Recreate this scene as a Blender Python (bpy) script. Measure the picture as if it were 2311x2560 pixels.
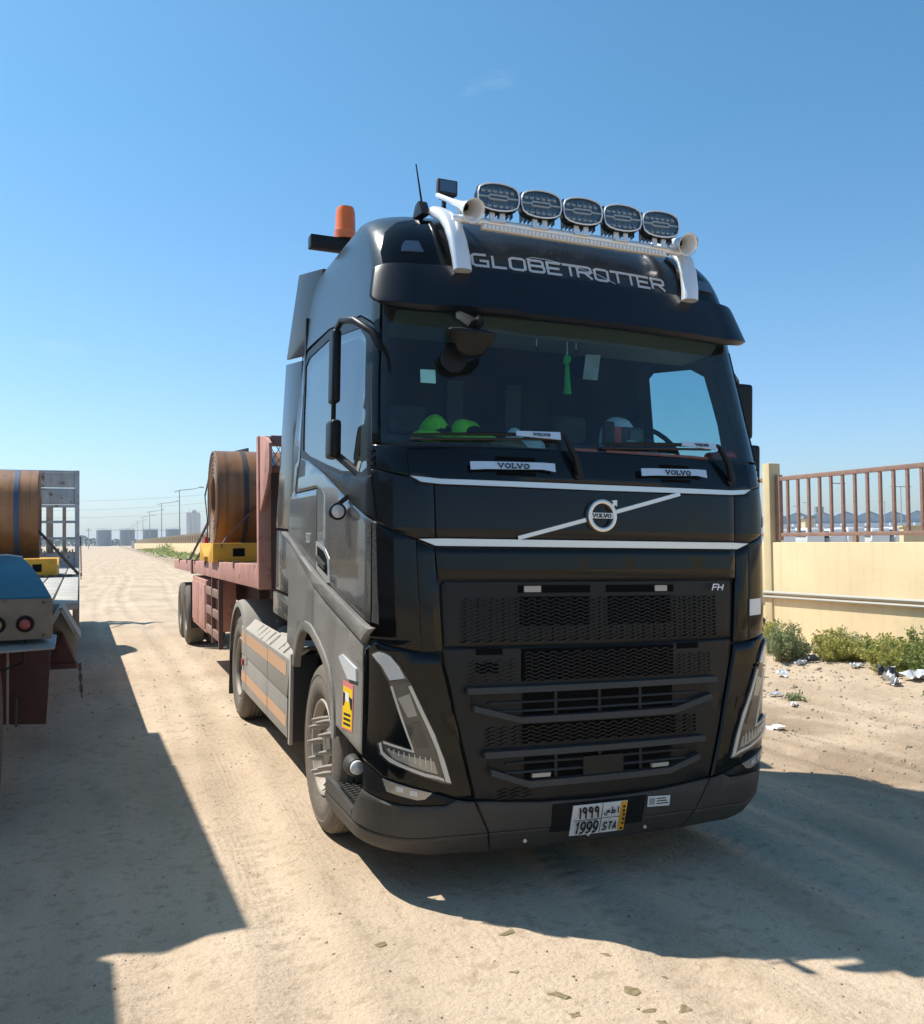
import bpy, bmesh, math, random
import numpy as np
from mathutils import Matrix, Vector

for o in list(bpy.data.objects):
    bpy.data.objects.remove(o)
scene = bpy.context.scene
COL = scene.collection
R = math.radians
random.seed(7)
rng = np.random.default_rng(11)

# ------------------------------------------------------------------ camera
cam_d = bpy.data.cameras.new('camera')
cam = bpy.data.objects.new('camera', cam_d)
COL.objects.link(cam)
cam_d.sensor_fit = 'HORIZONTAL'
cam_d.sensor_width = 36.0
cam_d.lens = 34.997
cam_d.clip_start = 0.05
cam_d.clip_end = 6000
_r, _u, _f = (0.930849, -0.365194, -0.012407), (0.000571, -0.032501, 0.999472), (0.365405, 0.930364, 0.030045)
cam.matrix_world = Matrix(((_r[0], _u[0], -_f[0], -2.4385), (_r[1], _u[1], -_f[1], -4.2408),
                           (_r[2], _u[2], -_f[2], 1.8084), (0, 0, 0, 1)))
scene.camera = cam

# ------------------------------------------------------------------ sky and sun
SUN_ELEV, SUN_AZ = 55.0, 43.0          # light travels towards (cos az, -sin az)
w = bpy.data.worlds.new('World')
scene.world = w
w.use_nodes = True
nt = w.node_tree
nt.nodes.clear()
n_out = nt.nodes.new('ShaderNodeOutputWorld')
n_bg = nt.nodes.new('ShaderNodeBackground')
n_sky = nt.nodes.new('ShaderNodeTexSky')
n_sky.sky_type = 'NISHITA'
n_sky.sun_disc = False
n_sky.sun_elevation = R(SUN_ELEV)
n_sky.sun_rotation = R(SUN_AZ - 90)
n_sky.altitude = 0
n_sky.air_density = 1.0
n_sky.dust_density = 0.9
n_sky.ozone_density = 2.2
n_bg.inputs['Strength'].default_value = 0.114
# a few thin high clouds, laid out by direction
tc = nt.nodes.new('ShaderNodeTexCoord')
mp = nt.nodes.new('ShaderNodeMapping'); mp.inputs['Scale'].default_value = (2.2, 2.2, 9.0)
mp.inputs['Location'].default_value = (1.35, 2.1, 0.7)
ns = nt.nodes.new('ShaderNodeTexNoise'); ns.inputs['Scale'].default_value = 2.1; ns.inputs['Detail'].default_value = 7; ns.inputs['Distortion'].default_value = 0.6
cr = nt.nodes.new('ShaderNodeValToRGB'); cr.color_ramp.elements[0].position = 0.68; cr.color_ramp.elements[1].position = 1.0
cr.color_ramp.elements[1].color = (0.26, 0.26, 0.26, 1)
mx = nt.nodes.new('ShaderNodeMix'); mx.data_type = 'RGBA'
hs = nt.nodes.new('ShaderNodeMix'); hs.data_type = 'RGBA'; hs.blend_type = 'MULTIPLY'; hs.inputs['Factor'].default_value = 1.0; 
tz = nt.nodes.new('ShaderNodeSeparateXYZ'); tm = nt.nodes.new('ShaderNodeMapRange'); tm.inputs['From Min'].default_value = 0.0; tm.inputs['From Max'].default_value = 0.42
tmx = nt.nodes.new('ShaderNodeMix'); tmx.data_type = 'RGBA'
tmx.inputs['A'].default_value = (0.88, 1.00, 1.20, 1); tmx.inputs['B'].default_value = (0.58, 1.02, 1.13, 1)
nt.links.new(tc.outputs['Generated'], tz.inputs[0]); nt.links.new(tz.outputs['Z'], tm.inputs['Value']); nt.links.new(tm.outputs[0], tmx.inputs['Factor'])
nt.links.new(tmx.outputs['Result'], hs.inputs['B'])
nt.links.new(tc.outputs['Generated'], mp.inputs['Vector'])
nt.links.new(mp.outputs['Vector'], ns.inputs['Vector'])
nt.links.new(ns.outputs['Fac'], cr.inputs['Fac'])
nt.links.new(cr.outputs['Color'], mx.inputs['Factor'])
nt.links.new(n_sky.outputs['Color'], hs.inputs['A'])
nt.links.new(hs.outputs['Result'], mx.inputs['A'])
mx.inputs['B'].default_value = (7.5, 7.8, 8.3, 1)
nt.links.new(mx.outputs['Result'], n_bg.inputs['Color'])
nt.links.new(n_bg.outputs['Background'], n_out.inputs['Surface'])

sd = bpy.data.lights.new('sun', 'SUN')
sd.energy = 5.0
sd.angle = R(0.55)
sd.color = (1.0, 0.955, 0.88)
sun = bpy.data.objects.new('sun', sd)
COL.objects.link(sun)
_ce = math.cos(R(SUN_ELEV))
_dir = Vector((_ce * math.cos(R(SUN_AZ)), -_ce * math.sin(R(SUN_AZ)), -math.sin(R(SUN_ELEV))))
sun.rotation_euler = _dir.to_track_quat('-Z', 'Y').to_euler()
sun.location = (-20, 20, 30)

scene.view_settings.view_transform = 'Standard'
scene.view_settings.look = 'None'
scene.view_settings.exposure = 0.38
scene.view_settings.gamma = 1.0
scene.view_settings.use_curve_mapping = False
scene.cycles.max_bounces = 8
scene.cycles.transparent_max_bounces = 12
scene.cycles.use_denoising = True

# ------------------------------------------------------------------ helpers: objects
def tag(o, label=None, cat=None, group=None, kind=None):
    if label: o['label'] = label
    if cat: o['category'] = cat
    if group: o['group'] = group
    if kind: o['kind'] = kind
    return o

def empty(name, loc=(0, 0, 0), rz=0.0, label=None, cat=None, group=None):
    o = bpy.data.objects.new(name, None)
    COL.objects.link(o)
    o.location = loc
    o.rotation_euler = (0, 0, rz)
    return tag(o, label, cat, group)

def copy_tree(o, parent=None):
    c = o.copy()
    COL.objects.link(c)
    c.parent = parent
    for ch in o.children:
        copy_tree(ch, c)
    return c

def link(name, me, mat=None, parent=None):
    if mat is not None and not me.materials:
        me.materials.append(mat)
    o = bpy.data.objects.new(name, me)
    COL.objects.link(o)
    if parent is not None:
        o.parent = parent
    return o

def from_bm(name, bm, mat, parent=None, smooth=True, ang=38):
    me = bpy.data.meshes.new(name)
    bm.to_mesh(me)
    bm.free()
    if smooth:
        me.polygons.foreach_set('use_smooth', [True] * len(me.polygons))
        me.set_sharp_from_angle(angle=R(ang))
    return link(name, me, mat, parent)

class MB:
    """collects solid shapes, then links them as ONE mesh object"""
    def __init__(s):
        s.v, s.f = [], []
    def add(s, vs, fs):
        b = len(s.v)
        s.v += [tuple(p) for p in vs]
        s.f += [tuple(i + b for i in f) for f in fs]
        return s
    def box(s, lo, hi):
        x0, y0, z0 = lo; x1, y1, z1 = hi
        return s.add([(x0,y0,z0),(x1,y0,z0),(x1,y1,z0),(x0,y1,z0),(x0,y0,z1),(x1,y0,z1),(x1,y1,z1),(x0,y1,z1)],
                     [(0,3,2,1),(4,5,6,7),(0,1,5,4),(1,2,6,5),(2,3,7,6),(3,0,4,7)])
    def hexa(s, p):      # eight corners: bottom four then top four
        return s.add(p, [(0,3,2,1),(4,5,6,7),(0,1,5,4),(1,2,6,5),(2,3,7,6),(3,0,4,7)])
    def bar(s, a, b, wx, wz, up=(0, 0, 1)):
        a, b = Vector(a), Vector(b)
        d = (b - a).normalized()
        u = Vector(up)
        sx = d.cross(u)
        if sx.length < 1e-4: sx = d.cross(Vector((1, 0, 0)))
        sx.normalize(); uz = sx.cross(d)
        sx *= wx / 2; uz *= wz / 2
        return s.hexa([a-sx-uz, a+sx-uz, b+sx-uz, b-sx-uz, a-sx+uz, a+sx+uz, b+sx+uz, b-sx+uz])
    def tube(s, pts, r, n=8, cap=True, closed=False):
        pts = [Vector(p) for p in pts]
        rr = r if isinstance(r, (list, tuple)) else [r] * len(pts)
        rings = []
        prev = None
        for i, p in enumerate(pts):
            if closed: d = pts[(i+1) % len(pts)] - pts[i-1]
            else: d = pts[min(i+1, len(pts)-1)] - pts[max(i-1, 0)]
            d.normalize()
            if prev is None:
                a = d.orthogonal().normalized()
            else:
                a = (prev - d * prev.dot(d)); a.normalize()
            prev = a
            b = d.cross(a)
            rings.append([p + (a*math.cos(2*math.pi*k/n) + b*math.sin(2*math.pi*k/n)) * rr[i] for k in range(n)])
        vs = [q for ring in rings for q in ring]
        fs = []
        m = len(rings)
        for i in range(m if closed else m-1):
            for k in range(n):
                j = (i+1) % m
                fs.append((i*n+k, i*n+(k+1) % n, j*n+(k+1) % n, j*n+k))
        if cap and not closed:
            fs.append(tuple(range(n-1, -1, -1))); fs.append(tuple((m-1)*n+k for k in range(n)))
        return s.add(vs, fs)
    def lathe(s, prof, c, axis='X', n=48, closed=True):
        """prof: list of (axial, radius); revolve about the axis through c"""
        c = Vector(c); m = len(prof); vs = []
        for (a, r) in prof:
            for k in range(n):
                t = 2*math.pi*k/n
                q = (a, r*math.cos(t), r*math.sin(t))
                if axis == 'Y': q = (q[1], q[0], q[2])
                elif axis == 'Z': q = (q[1], q[2], q[0])
                vs.append(c + Vector(q))
        fs = []
        for i in range(m if closed else m-1):
            j = (i+1) % m
            for k in range(n):
                fs.append((i*n+k, i*n+(k+1) % n, j*n+(k+1) % n, j*n+k))
        return s.add(vs, fs)
    def prism(s, poly, axis, a0, a1):
        """poly: 2-D outline; axis: the extrude axis 'X' (y,z), 'Y' (x,z), 'Z' (x,y)"""
        def q(p, a):
            return {'X': (a, p[0], p[1]), 'Y': (p[0], a, p[1]), 'Z': (p[0], p[1], a)}[axis]
        n = len(poly)
        vs = [q(p, a0) for p in poly] + [q(p, a1) for p in poly]
        fs = [tuple(range(n)), tuple(range(2*n-1, n-1, -1))] + [(i, (i+1) % n, n+(i+1) % n, n+i) for i in range(n)]
        return s.add(vs, fs)
    def build(s, name, mat, parent=None, bev=0.0, smooth=True, ang=38, seg=2, recalc=True):
        bm = bmesh.new()
        vs = [bm.verts.new(p) for p in s.v]
        for f in s.f:
            try: bm.faces.new([vs[i] for i in f])
            except ValueError: pass
        if recalc: bmesh.ops.recalc_face_normals(bm, faces=bm.faces[:])
        if bev > 0:
            es = [e for e in bm.edges if len(e.link_faces) == 2 and e.calc_face_angle(0) > R(30)]
            bmesh.ops.bevel(bm, geom=es, offset=bev, segments=seg, affect='EDGES', profile=0.6, clamp_overlap=True)
        return from_bm(name, bm, mat, parent, smooth, ang)

# ------------------------------------------------------------------ helpers: materials
MATS = {}
def mat(name, base=(0.5,0.5,0.5), rough=0.5, metal=0.0, coat=0.0, spec=0.5, dust=0.0, dust_col=(0.36,0.30,0.22),
        dust_z=None, var=0.0, var_scale=3.0, bump=0.0, bump_scale=40.0, streak=0.0, streak_scale=(1, 1, 0.06), rust=0.0, emis=None):
    """principled surface with procedural colour variation, streaks, rust and a dust film that thickens downwards"""
    m = bpy.data.materials.new(name); m.use_nodes = True
    t = m.node_tree; N = t.nodes; L = t.links
    b = N['Principled BSDF']
    b.inputs['Roughness'].default_value = rough
    b.inputs['Metallic'].default_value = metal
    b.inputs['Coat Weight'].default_value = coat
    b.inputs['Coat Roughness'].default_value = 0.06
    b.inputs['Specular IOR Level'].default_value = spec
    tcn = N.new('ShaderNodeTexCoord')
    def noise(scale, detail=4, dist=0.0, vec=None, rgh=0.55):
        n = N.new('ShaderNodeTexNoise'); n.inputs['Scale'].default_value = scale
        n.inputs['Detail'].default_value = detail; n.inputs['Distortion'].default_value = dist
        n.inputs['Roughness'].default_value = rgh
        L.new(vec if vec is not None else tcn.outputs['Object'], n.inputs['Vector'])
        return n.outputs['Fac']
    def ramp(sock, lo, hi, a=0.0, c=1.0):
        r = N.new('ShaderNodeMapRange'); r.inputs['From Min'].default_value = lo; r.inputs['From Max'].default_value = hi
        r.inputs['To Min'].default_value = a; r.inputs['To Max'].default_value = c
        L.new(sock, r.inputs['Value']); return r.outputs['Result']
    def mix(fac, a, c):
        x = N.new('ShaderNodeMix'); x.data_type = 'RGBA'
        if isinstance(fac, float): x.inputs['Factor'].default_value = fac
        else: L.new(fac, x.inputs['Factor'])
        for k, v in (('A', a), ('B', c)):
            if isinstance(v, tuple): x.inputs[k].default_value = (*v[:3], 1)
            else: L.new(v, x.inputs[k])
        return x.outputs['Result']
    def mul(a, c):
        x = N.new('ShaderNodeMath'); x.operation = 'MULTIPLY'
        for i, v in enumerate((a, c)):
            if isinstance(v, float): x.inputs[i].default_value = v
            else: L.new(v, x.inputs[i])
        return x.outputs[0]
    col = tuple(base)
    if var > 0:
        dk = tuple(max(0, x*(1-var)) for x in base); lt = tuple(min(1, x*(1+var*0.7)) for x in base)
        col = mix(ramp(noise(var_scale, 6), 0.3, 0.7), dk, lt)
    if rust > 0:
        col = mix(mul(ramp(noise(var_scale*2.3, 8, 0.4), 0.56, 0.66), rust), col, (0.12, 0.045, 0.02))
    if streak > 0:
        mpn = N.new('ShaderNodeMapping'); mpn.inputs['Scale'].default_value = streak_scale
        L.new(tcn.outputs['Object'], mpn.inputs['Vector'])
        col = mix(mul(ramp(noise(9.0, 6, 0, mpn.outputs['Vector']), 0.52, 0.75), streak), col, tuple(x*0.45 for x in base))
    rsock = None
    if dust > 0:
        d = ramp(noise(2.6, 8, 0.3), 0.25, 0.75, 0.55, 1.0)
        d2 = ramp(noise(60.0, 3), 0.3, 0.75, 0.6, 1.0)
        fac = mul(mul(d, d2), dust)
        if dust_z:
            sx = N.new('ShaderNodeSeparateXYZ'); L.new(tcn.outputs['Object'], sx.inputs[0])
            fac = mul(fac, ramp(sx.outputs['Z'], dust_z[0], dust_z[1], 1.0, dust_z[2]))
        col = mix(fac, col, dust_col)
        rsock = ramp(fac, 0.0, 0.6, rough, 0.9)
        L.new(rsock, b.inputs['Roughness'])
        if coat > 0:
            L.new(ramp(fac, 0.0, 0.45, coat, 0.0), b.inputs['Coat Weight'])
    if isinstance(col, tuple): b.inputs['Base Color'].default_value = (*col, 1)
    else: L.new(col, b.inputs['Base Color'])
    if bump > 0:
        bp = N.new('ShaderNodeBump'); bp.inputs['Strength'].default_value = bump; bp.inputs['Distance'].default_value = 0.01
        L.new(noise(bump_scale, 5), bp.inputs['Height']); L.new(bp.outputs['Normal'], b.inputs['Normal'])
    if emis:
        b.inputs['Emission Color'].default_value = (*emis[0], 1); b.inputs['Emission Strength'].default_value = emis[1]
    MATS[name] = m
    return m

def glass_mat(name, tint, gloss=1.0, rough=0.01, dust=0.0, ior=1.52):
    m = bpy.data.materials.new(name); m.use_nodes = True
    t = m.node_tree; N = t.nodes; L = t.links; N.clear()
    o = N.new('ShaderNodeOutputMaterial'); tr = N.new('ShaderNodeBsdfTransparent'); gl = N.new('ShaderNodeBsdfGlossy')
    tr.inputs['Color'].default_value = (*tint, 1); gl.inputs['Roughness'].default_value = rough
    gl.inputs['Color'].default_value = (gloss, gloss, gloss, 1)
    fr = N.new('ShaderNodeFresnel')
    ge = N.new('ShaderNodeNewGeometry'); ir = N.new('ShaderNodeMapRange'); ir.inputs['To Min'].default_value = ior; ir.inputs['To Max'].default_value = 1/ior
    L.new(ge.outputs['Backfacing'], ir.inputs['Value']); L.new(ir.outputs[0], fr.inputs['IOR'])
    ms = N.new('ShaderNodeMixShader')
    L.new(fr.outputs[0], ms.inputs[0]); L.new(tr.outputs[0], ms.inputs[1]); L.new(gl.outputs[0], ms.inputs[2])
    last = ms.outputs[0]
    if dust > 0:
        df = N.new('ShaderNodeBsdfDiffuse'); df.inputs['Color'].default_value = (0.4, 0.36, 0.3, 1)
        nz = N.new('ShaderNodeTexNoise'); nz.inputs['Scale'].default_value = 5; nz.inputs['Detail'].default_value = 8
        tcn = N.new('ShaderNodeTexCoord'); L.new(tcn.outputs['Object'], nz.inputs['Vector'])
        mr = N.new('ShaderNodeMapRange'); mr.inputs['From Min'].default_value = 0.35; mr.inputs['From Max'].default_value = 0.8
        mr.inputs['To Min'].default_value = dust*0.2; mr.inputs['To Max'].default_value = dust
        L.new(nz.outputs['Fac'], mr.inputs['Value'])
        m2 = N.new('ShaderNodeMixShader'); L.new(mr.outputs[0], m2.inputs[0]); L.new(last, m2.inputs[1]); L.new(df.outputs[0], m2.inputs[2])
        last = m2.outputs[0]
    L.new(last, o.inputs['Surface'])
    MATS[name] = m
    return m

DST = (0.40, 0.34, 0.26)
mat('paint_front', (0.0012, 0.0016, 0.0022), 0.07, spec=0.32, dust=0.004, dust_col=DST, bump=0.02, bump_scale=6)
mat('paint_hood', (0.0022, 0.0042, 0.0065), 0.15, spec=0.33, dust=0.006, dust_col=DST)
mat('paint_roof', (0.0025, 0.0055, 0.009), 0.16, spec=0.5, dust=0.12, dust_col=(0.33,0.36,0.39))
mat('paint_side', (0.004, 0.006, 0.009), 0.10, coat=0.6, dust=0.30, dust_col=(0.40,0.37,0.33), dust_z=(1.1, 2.2, 0.45))
mat('paint_low', (0.022, 0.023, 0.025), 0.32, dust=0.72, dust_col=(0.44,0.40,0.34), dust_z=(0.9, 1.9, 0.65))
mat('visor_paint', (0.0012, 0.0045, 0.011), 0.30, spec=0.3, dust=0.03, dust_col=(0.3,0.3,0.3))
mat('plastic_grey', (0.024, 0.025, 0.026), 0.5, spec=0.3, dust=0.13, dust_col=DST, bump=0.15, bump_scale=300)
mat('plastic_black', (0.0035, 0.0045, 0.006), 0.42, spec=0.25, dust=0.010, dust_col=DST)
mat('plastic_grille', (0.0055, 0.007, 0.008), 0.42, spec=0.3, dust=0.010, dust_col=DST)
mat('gap_black', (0.0015, 0.0015, 0.002), 0.8, spec=0.1)
mat('rubber_seal', (0.010, 0.010, 0.011), 0.6)
mat('silver_trim', (0.72, 0.70, 0.66), 0.32, metal=0.85, dust=0.06, dust_col=DST)
mat('silver_tube', (0.80, 0.81, 0.82), 0.28, metal=0.4, dust=0.06)
mat('chrome', (0.80, 0.81, 0.82), 0.12, metal=1.0)
mat('rim_dark', (0.10, 0.09, 0.08), 0.6, dust=0.4, dust_col=(0.25,0.21,0.16))
mat('alloy', (0.36, 0.33, 0.29), 0.5, metal=0.35, dust=0.6, dust_col=(0.42,0.35,0.27))
mat('rubber', (0.020, 0.018, 0.017), 0.85, dust=0.62, dust_col=(0.33,0.275,0.21), bump=0.2, bump_scale=30)
mat('dark_metal', (0.030, 0.028, 0.027), 0.6, dust=0.35, dust_col=(0.3,0.25,0.2))
mat('lettering', (0.52, 0.55, 0.58), 0.4)
mat('letter_black', (0.010, 0.010, 0.012), 0.5)
mat('letter_white', (0.78, 0.78, 0.78), 0.4)
mat('plate_white', (0.66, 0.67, 0.66), 0.45, var=0.06, var_scale=12)
mat('plate_blue', (0.42, 0.56, 0.72), 0.35)
mat('orange_tape', (0.75, 0.36, 0.02), 0.5)
mat('stripe_orange', (0.60, 0.33, 0.17), 0.6, dust=0.35, dust_col=(0.42,0.36,0.29))
mat('skirt', (0.20, 0.195, 0.185), 0.55, dust=0.7, dust_col=(0.42,0.37,0.30), var=0.1)
mat('skirt_top', (0.30, 0.28, 0.25), 0.6, dust=0.7, dust_col=(0.48,0.42,0.34))
mat('beacon', (0.85, 0.16, 0.02), 0.25, coat=0.3)
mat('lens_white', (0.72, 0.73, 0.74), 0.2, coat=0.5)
mat('lamp_inner', (0.42, 0.40, 0.37), 0.3, metal=0.6, bump=0.3, bump_scale=25)
mat('lamp_dark', (0.016, 0.016, 0.018), 0.3, coat=0.4)
mat('lamp_frame', (0.78, 0.74, 0.66), 0.3, metal=0.1)
mat('led_lens', (0.10, 0.135, 0.18), 0.18, metal=0.6, coat=0.6)
mat('amber', (0.52, 0.38, 0.12), 0.35, dust=0.3)
mat('red_lens', (0.42, 0.06, 0.06), 0.35, dust=0.25)
mat('interior', (0.026, 0.029, 0.033), 0.7)
mat('interior_cream', (0.125, 0.118, 0.112), 0.8)
mat('hivis', (0.26, 0.78, 0.02), 0.7, var=0.25, var_scale=18, bump=0.6, bump_scale=40)
mat('interior_trim', (0.05, 0.055, 0.058), 0.8)
mat('cloth_dark', (0.075, 0.08, 0.085), 0.9, var=0.25, var_scale=9)
mat('drl', (0.40, 0.37, 0.31), 0.35)
mat('lamp_mid', (0.10, 0.092, 0.082), 0.28, metal=0.4)
mat('led_cup', (0.30, 0.34, 0.40), 0.2, metal=0.8)
mat('white_plastic', (0.75, 0.76, 0.74), 0.35)
mat('red_plastic', (0.45, 0.03, 0.03), 0.4)
mat('green_cloth', (0.01, 0.34, 0.07), 0.7)
mat('paper', (0.72, 0.72, 0.68), 0.8)
mat('sticker_yellow', (0.85, 0.56, 0.0), 0.45)
mat('sticker_pink', (0.70, 0.20, 0.20), 0.45)
mat('sticker_teal', (0.25, 0.55, 0.50), 0.5)
mat('red_led', (0.75, 0.12, 0.04), 0.4)
mat('trailer_paint', (0.56, 0.245, 0.185), 0.6, var=0.22, var_scale=2.5, rust=0.7, dust=0.35, dust_col=(0.50,0.36,0.29), bump=0.1)
mat('trailer_dark', (0.115, 0.055, 0.05), 0.7, var=0.3, var_scale=3, rust=0.6, dust=0.2, dust_col=(0.35,0.26,0.2))
mat('coil_steel', (0.275, 0.122, 0.042), 0.42, var=0.45, var_scale=1.2, streak=0.8, streak_scale=(1.6, 0.05, 0.05), rust=0.6, bump=0.08)
mat('coil_end', (0.22, 0.125, 0.07), 0.7, var=0.5, var_scale=2.0, rust=0.8)
mat('strap_steel', (0.045, 0.035, 0.035), 0.6, var=0.2)
mat('strap_blue', (0.04, 0.07, 0.13), 0.55)
mat('cradle_yellow', (0.72, 0.36, 0.015), 0.5, var=0.12, rust=0.25)
mat('chain', (0.12, 0.075, 0.05), 0.6)
mat('blue_paint', (0.004, 0.17, 0.26), 0.6, spec=0.3, var=0.2, rust=0.12, dust=0.10)
mat('old_grey_paint', (0.36, 0.36, 0.34), 0.65, var=0.2, var_scale=4, rust=0.8, dust=0.2, streak=0.3)
mat('deck_alu', (0.44, 0.42, 0.38), 0.6, metal=0.1, dust=0.4, var=0.3, rust=0.35)
mat('rust_panel', (0.27, 0.205, 0.155), 0.7, var=0.35, var_scale=3, rust=0.6, dust=0.2)
mat('red_frame', (0.085, 0.024, 0.022), 0.65, var=0.3, rust=0.5)
mat('board_grey', (0.30, 0.33, 0.36), 0.65, var=0.22, var_scale=3, rust=0.9, streak=0.35)
mat('wall_cream', (0.84, 0.64, 0.375), 0.85, var=0.10, var_scale=0.9, streak=0.28, bump=0.3, bump_scale=14)
mat('pier_cream', (0.60, 0.48, 0.28), 0.85, var=0.1, bump=0.25, bump_scale=20)
mat('rail_brown', (0.27, 0.145, 0.105), 0.6, var=0.2, var_scale=6, rust=0.4, dust=0.25, dust_col=(0.45,0.33,0.25))
mat('pipe_metal', (0.46, 0.44, 0.38), 0.45, metal=0.4, dust=0.3)
mat('lamp_grey', (0.33, 0.34, 0.34), 0.6)
mat('tank_paint', (0.15, 0.19, 0.22), 0.6, var=0.12, streak=0.3)
mat('silo_paint', (0.60, 0.62, 0.63), 0.7, var=0.08, streak=0.15)
mat('shed_wall', (0.30, 0.35, 0.39), 0.7, var=0.1)
mat('shed_roof', (0.23, 0.27, 0.30), 0.6)
mat('shed_low', (0.55, 0.62, 0.68), 0.6)
mat('car_white', (0.75, 0.76, 0.76), 0.3, coat=0.4)
mat('car_glass', (0.02, 0.05, 0.07), 0.1, coat=0.5)
mat('foliage_far', (0.045, 0.085, 0.06), 0.9, var=0.4, var_scale=0.4)
mat('white_litter', (0.74, 0.75, 0.76), 0.6, var=0.15, var_scale=8)
mat('grey_litter', (0.30, 0.32, 0.34), 0.6, var=0.3, var_scale=10)
mat('black_bag', (0.02, 0.02, 0.022), 0.35)
mat('stem', (0.16, 0.13, 0.06), 0.9)
mat('stone', (0.36, 0.29, 0.205), 0.9, var=0.5, var_scale=3)
mat('dung', (0.25, 0.19, 0.10), 0.95, var=0.45, var_scale=25, bump=0.8)
glass_mat('windscreen', (0.56, 0.76, 0.80), 1.0, 0.01, 0.035)
glass_mat('side_glass', (0.60, 0.80, 0.82), 1.0, 0.015, 0.05, 1.9)
glass_mat('lamp_glass', (0.88, 0.90, 0.90), 1.0, 0.02, 0.03)

def leaf_mat(name, c1, c2):
    m = bpy.data.materials.new(name); m.use_nodes = True
    t = m.node_tree; N = t.nodes; L = t.links; b = N['Principled BSDF']
    oi = N.new('ShaderNodeTexCoord'); nz = N.new('ShaderNodeTexNoise'); nz.inputs['Scale'].default_value = 14
    mx2 = N.new('ShaderNodeMix'); mx2.data_type = 'RGBA'
    mr = N.new('ShaderNodeMapRange'); mr.inputs['From Min'].default_value = 0.35; mr.inputs['From Max'].default_value = 0.65
    L.new(oi.outputs['Object'], nz.inputs['Vector']); L.new(nz.outputs['Fac'], mr.inputs['Value']); L.new(mr.outputs[0], mx2.inputs['Factor'])
    mx2.inputs['A'].default_value = (*c1, 1); mx2.inputs['B'].default_value = (*c2, 1)
    L.new(mx2.outputs['Result'], b.inputs['Base Color']); b.inputs['Roughness'].default_value = 0.6
    tl_ = N.new('ShaderNodeBsdfTranslucent'); ms_ = N.new('ShaderNodeMixShader'); ms_.inputs[0].default_value = 0.45
    L.new(mx2.outputs['Result'], tl_.inputs['Color']); L.new(b.outputs[0], ms_.inputs[1]); L.new(tl_.outputs[0], ms_.inputs[2])
    L.new(ms_.outputs[0], N['Material Output'].inputs['Surface'])
    MATS[name] = m
leaf_mat('leaf_green', (0.17, 0.22, 0.055), (0.30, 0.34, 0.10))
leaf_mat('leaf_yellow', (0.33, 0.34, 0.07), (0.45, 0.41, 0.13))
leaf_mat('leaf_grey', (0.20, 0.26, 0.12), (0.34, 0.37, 0.19))
M_ = MATS

# ------------------------------------------------------------------ ground
def _hash(ix, iy, seed):
    h = (ix.astype(np.int64) * 374761393 + iy.astype(np.int64) * 668265263 + seed * 1442695041) & 0xFFFFFFFF
    h = ((h ^ (h >> 13)) * 1274126177) & 0xFFFFFFFF
    return ((h ^ (h >> 16)) & 0xFFFF) / 65535.0

def vnoise(x, y, s, seed=0):
    x = np.asarray(x, float) / s; y = np.asarray(y, float) / s
    ix, iy = np.floor(x), np.floor(y)
    fx, fy = x - ix, y - iy
    fx = fx*fx*(3-2*fx); fy = fy*fy*(3-2*fy)
    a, b = _hash(ix, iy, seed), _hash(ix+1, iy, seed)
    c, d = _hash(ix, iy+1, seed), _hash(ix+1, iy+1, seed)
    return (a*(1-fx)+b*fx)*(1-fy) + (c*(1-fx)+d*fx)*fy - 0.5

def sstep(x, a, b):
    t = np.clip((np.asarray(x, float)-a)/(b-a), 0, 1)
    return t*t*(3-2*t)

def zg(x, y, fine=True):
    x = np.asarray(x, float); y = np.asarray(y, float)
    near = 1 - sstep(y, 6.5, 11)
    z = -0.025*np.clip(x+1.24, -0.6, 3.3)*near + 0.0074*np.clip(y-1.365, -4, 4.2)*near
    z = z + 0.26*sstep(x, 3.6, 6.4)*(1 - 0.6*sstep(y, 14, 30)) - 0.10*sstep(x, 6.6, 7.6)
    z = z + 0.05*vnoise(x, y, 7.0, 1)*sstep(np.hypot(x, y-2), 4, 14)
    if fine:
        rough = 0.35 + 0.9*sstep(x, 2.6, 4.6)
        z = z + (0.022*vnoise(x, y, 0.9, 2) + 0.014*vnoise(x, y, 0.33, 3) + 0.010*vnoise(x, y, 0.14, 4) + 0.006*vnoise(x, y, 0.07, 5))*rough
        for k, (x0, wv, dp, ph) in enumerate([(-1.75, 0.15, 0.026, 0.3), (-0.35, 0.14, 0.020, 1.1), (-2.45, 0.13, 0.020, 0.8), (0.9, 0.15, 0.026, 1.5), (1.55, 0.12, 0.022, 1.8), (2.25, 0.22, 0.030, 2.0), (2.9, 0.10, 0.022, 2.2),
                                              (3.55, 0.24, 0.034, 0.7), (-3.3, 0.2, 0.02, 0.2), (4.4, 0.12, 0.02, 1.7)]):
            cx = x0 + 0.30*np.sin(0.16*y+ph) + 0.06*vnoise(y, y*0+k, 1.3, 9+k)
            d = (x-cx)/wv
            tread = 0.9*np.sin(48*(y + 0.7*np.abs(x-cx)))*np.exp(-(d*d)**2)*(vnoise(x, y, 1.1, 40+k) > -0.12)
            z = z - dp*np.exp(-d*d)*(1+0.3*tread) + dp*0.45*np.exp(-((np.abs(d)-1.5)**2)*3)
    return z

def axis_pts(lo, hi, step, far_lo, far_hi, grow):
    a = list(np.arange(lo, hi + 1e-6, step))
    s = step; p = hi
    while p < far_hi:
        s *= grow; p += s; a.append(p)
    s = step; p = lo
    while p > far_lo:
        s *= grow; p -= s; a.insert(0, p)
    return np.array(a)

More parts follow.
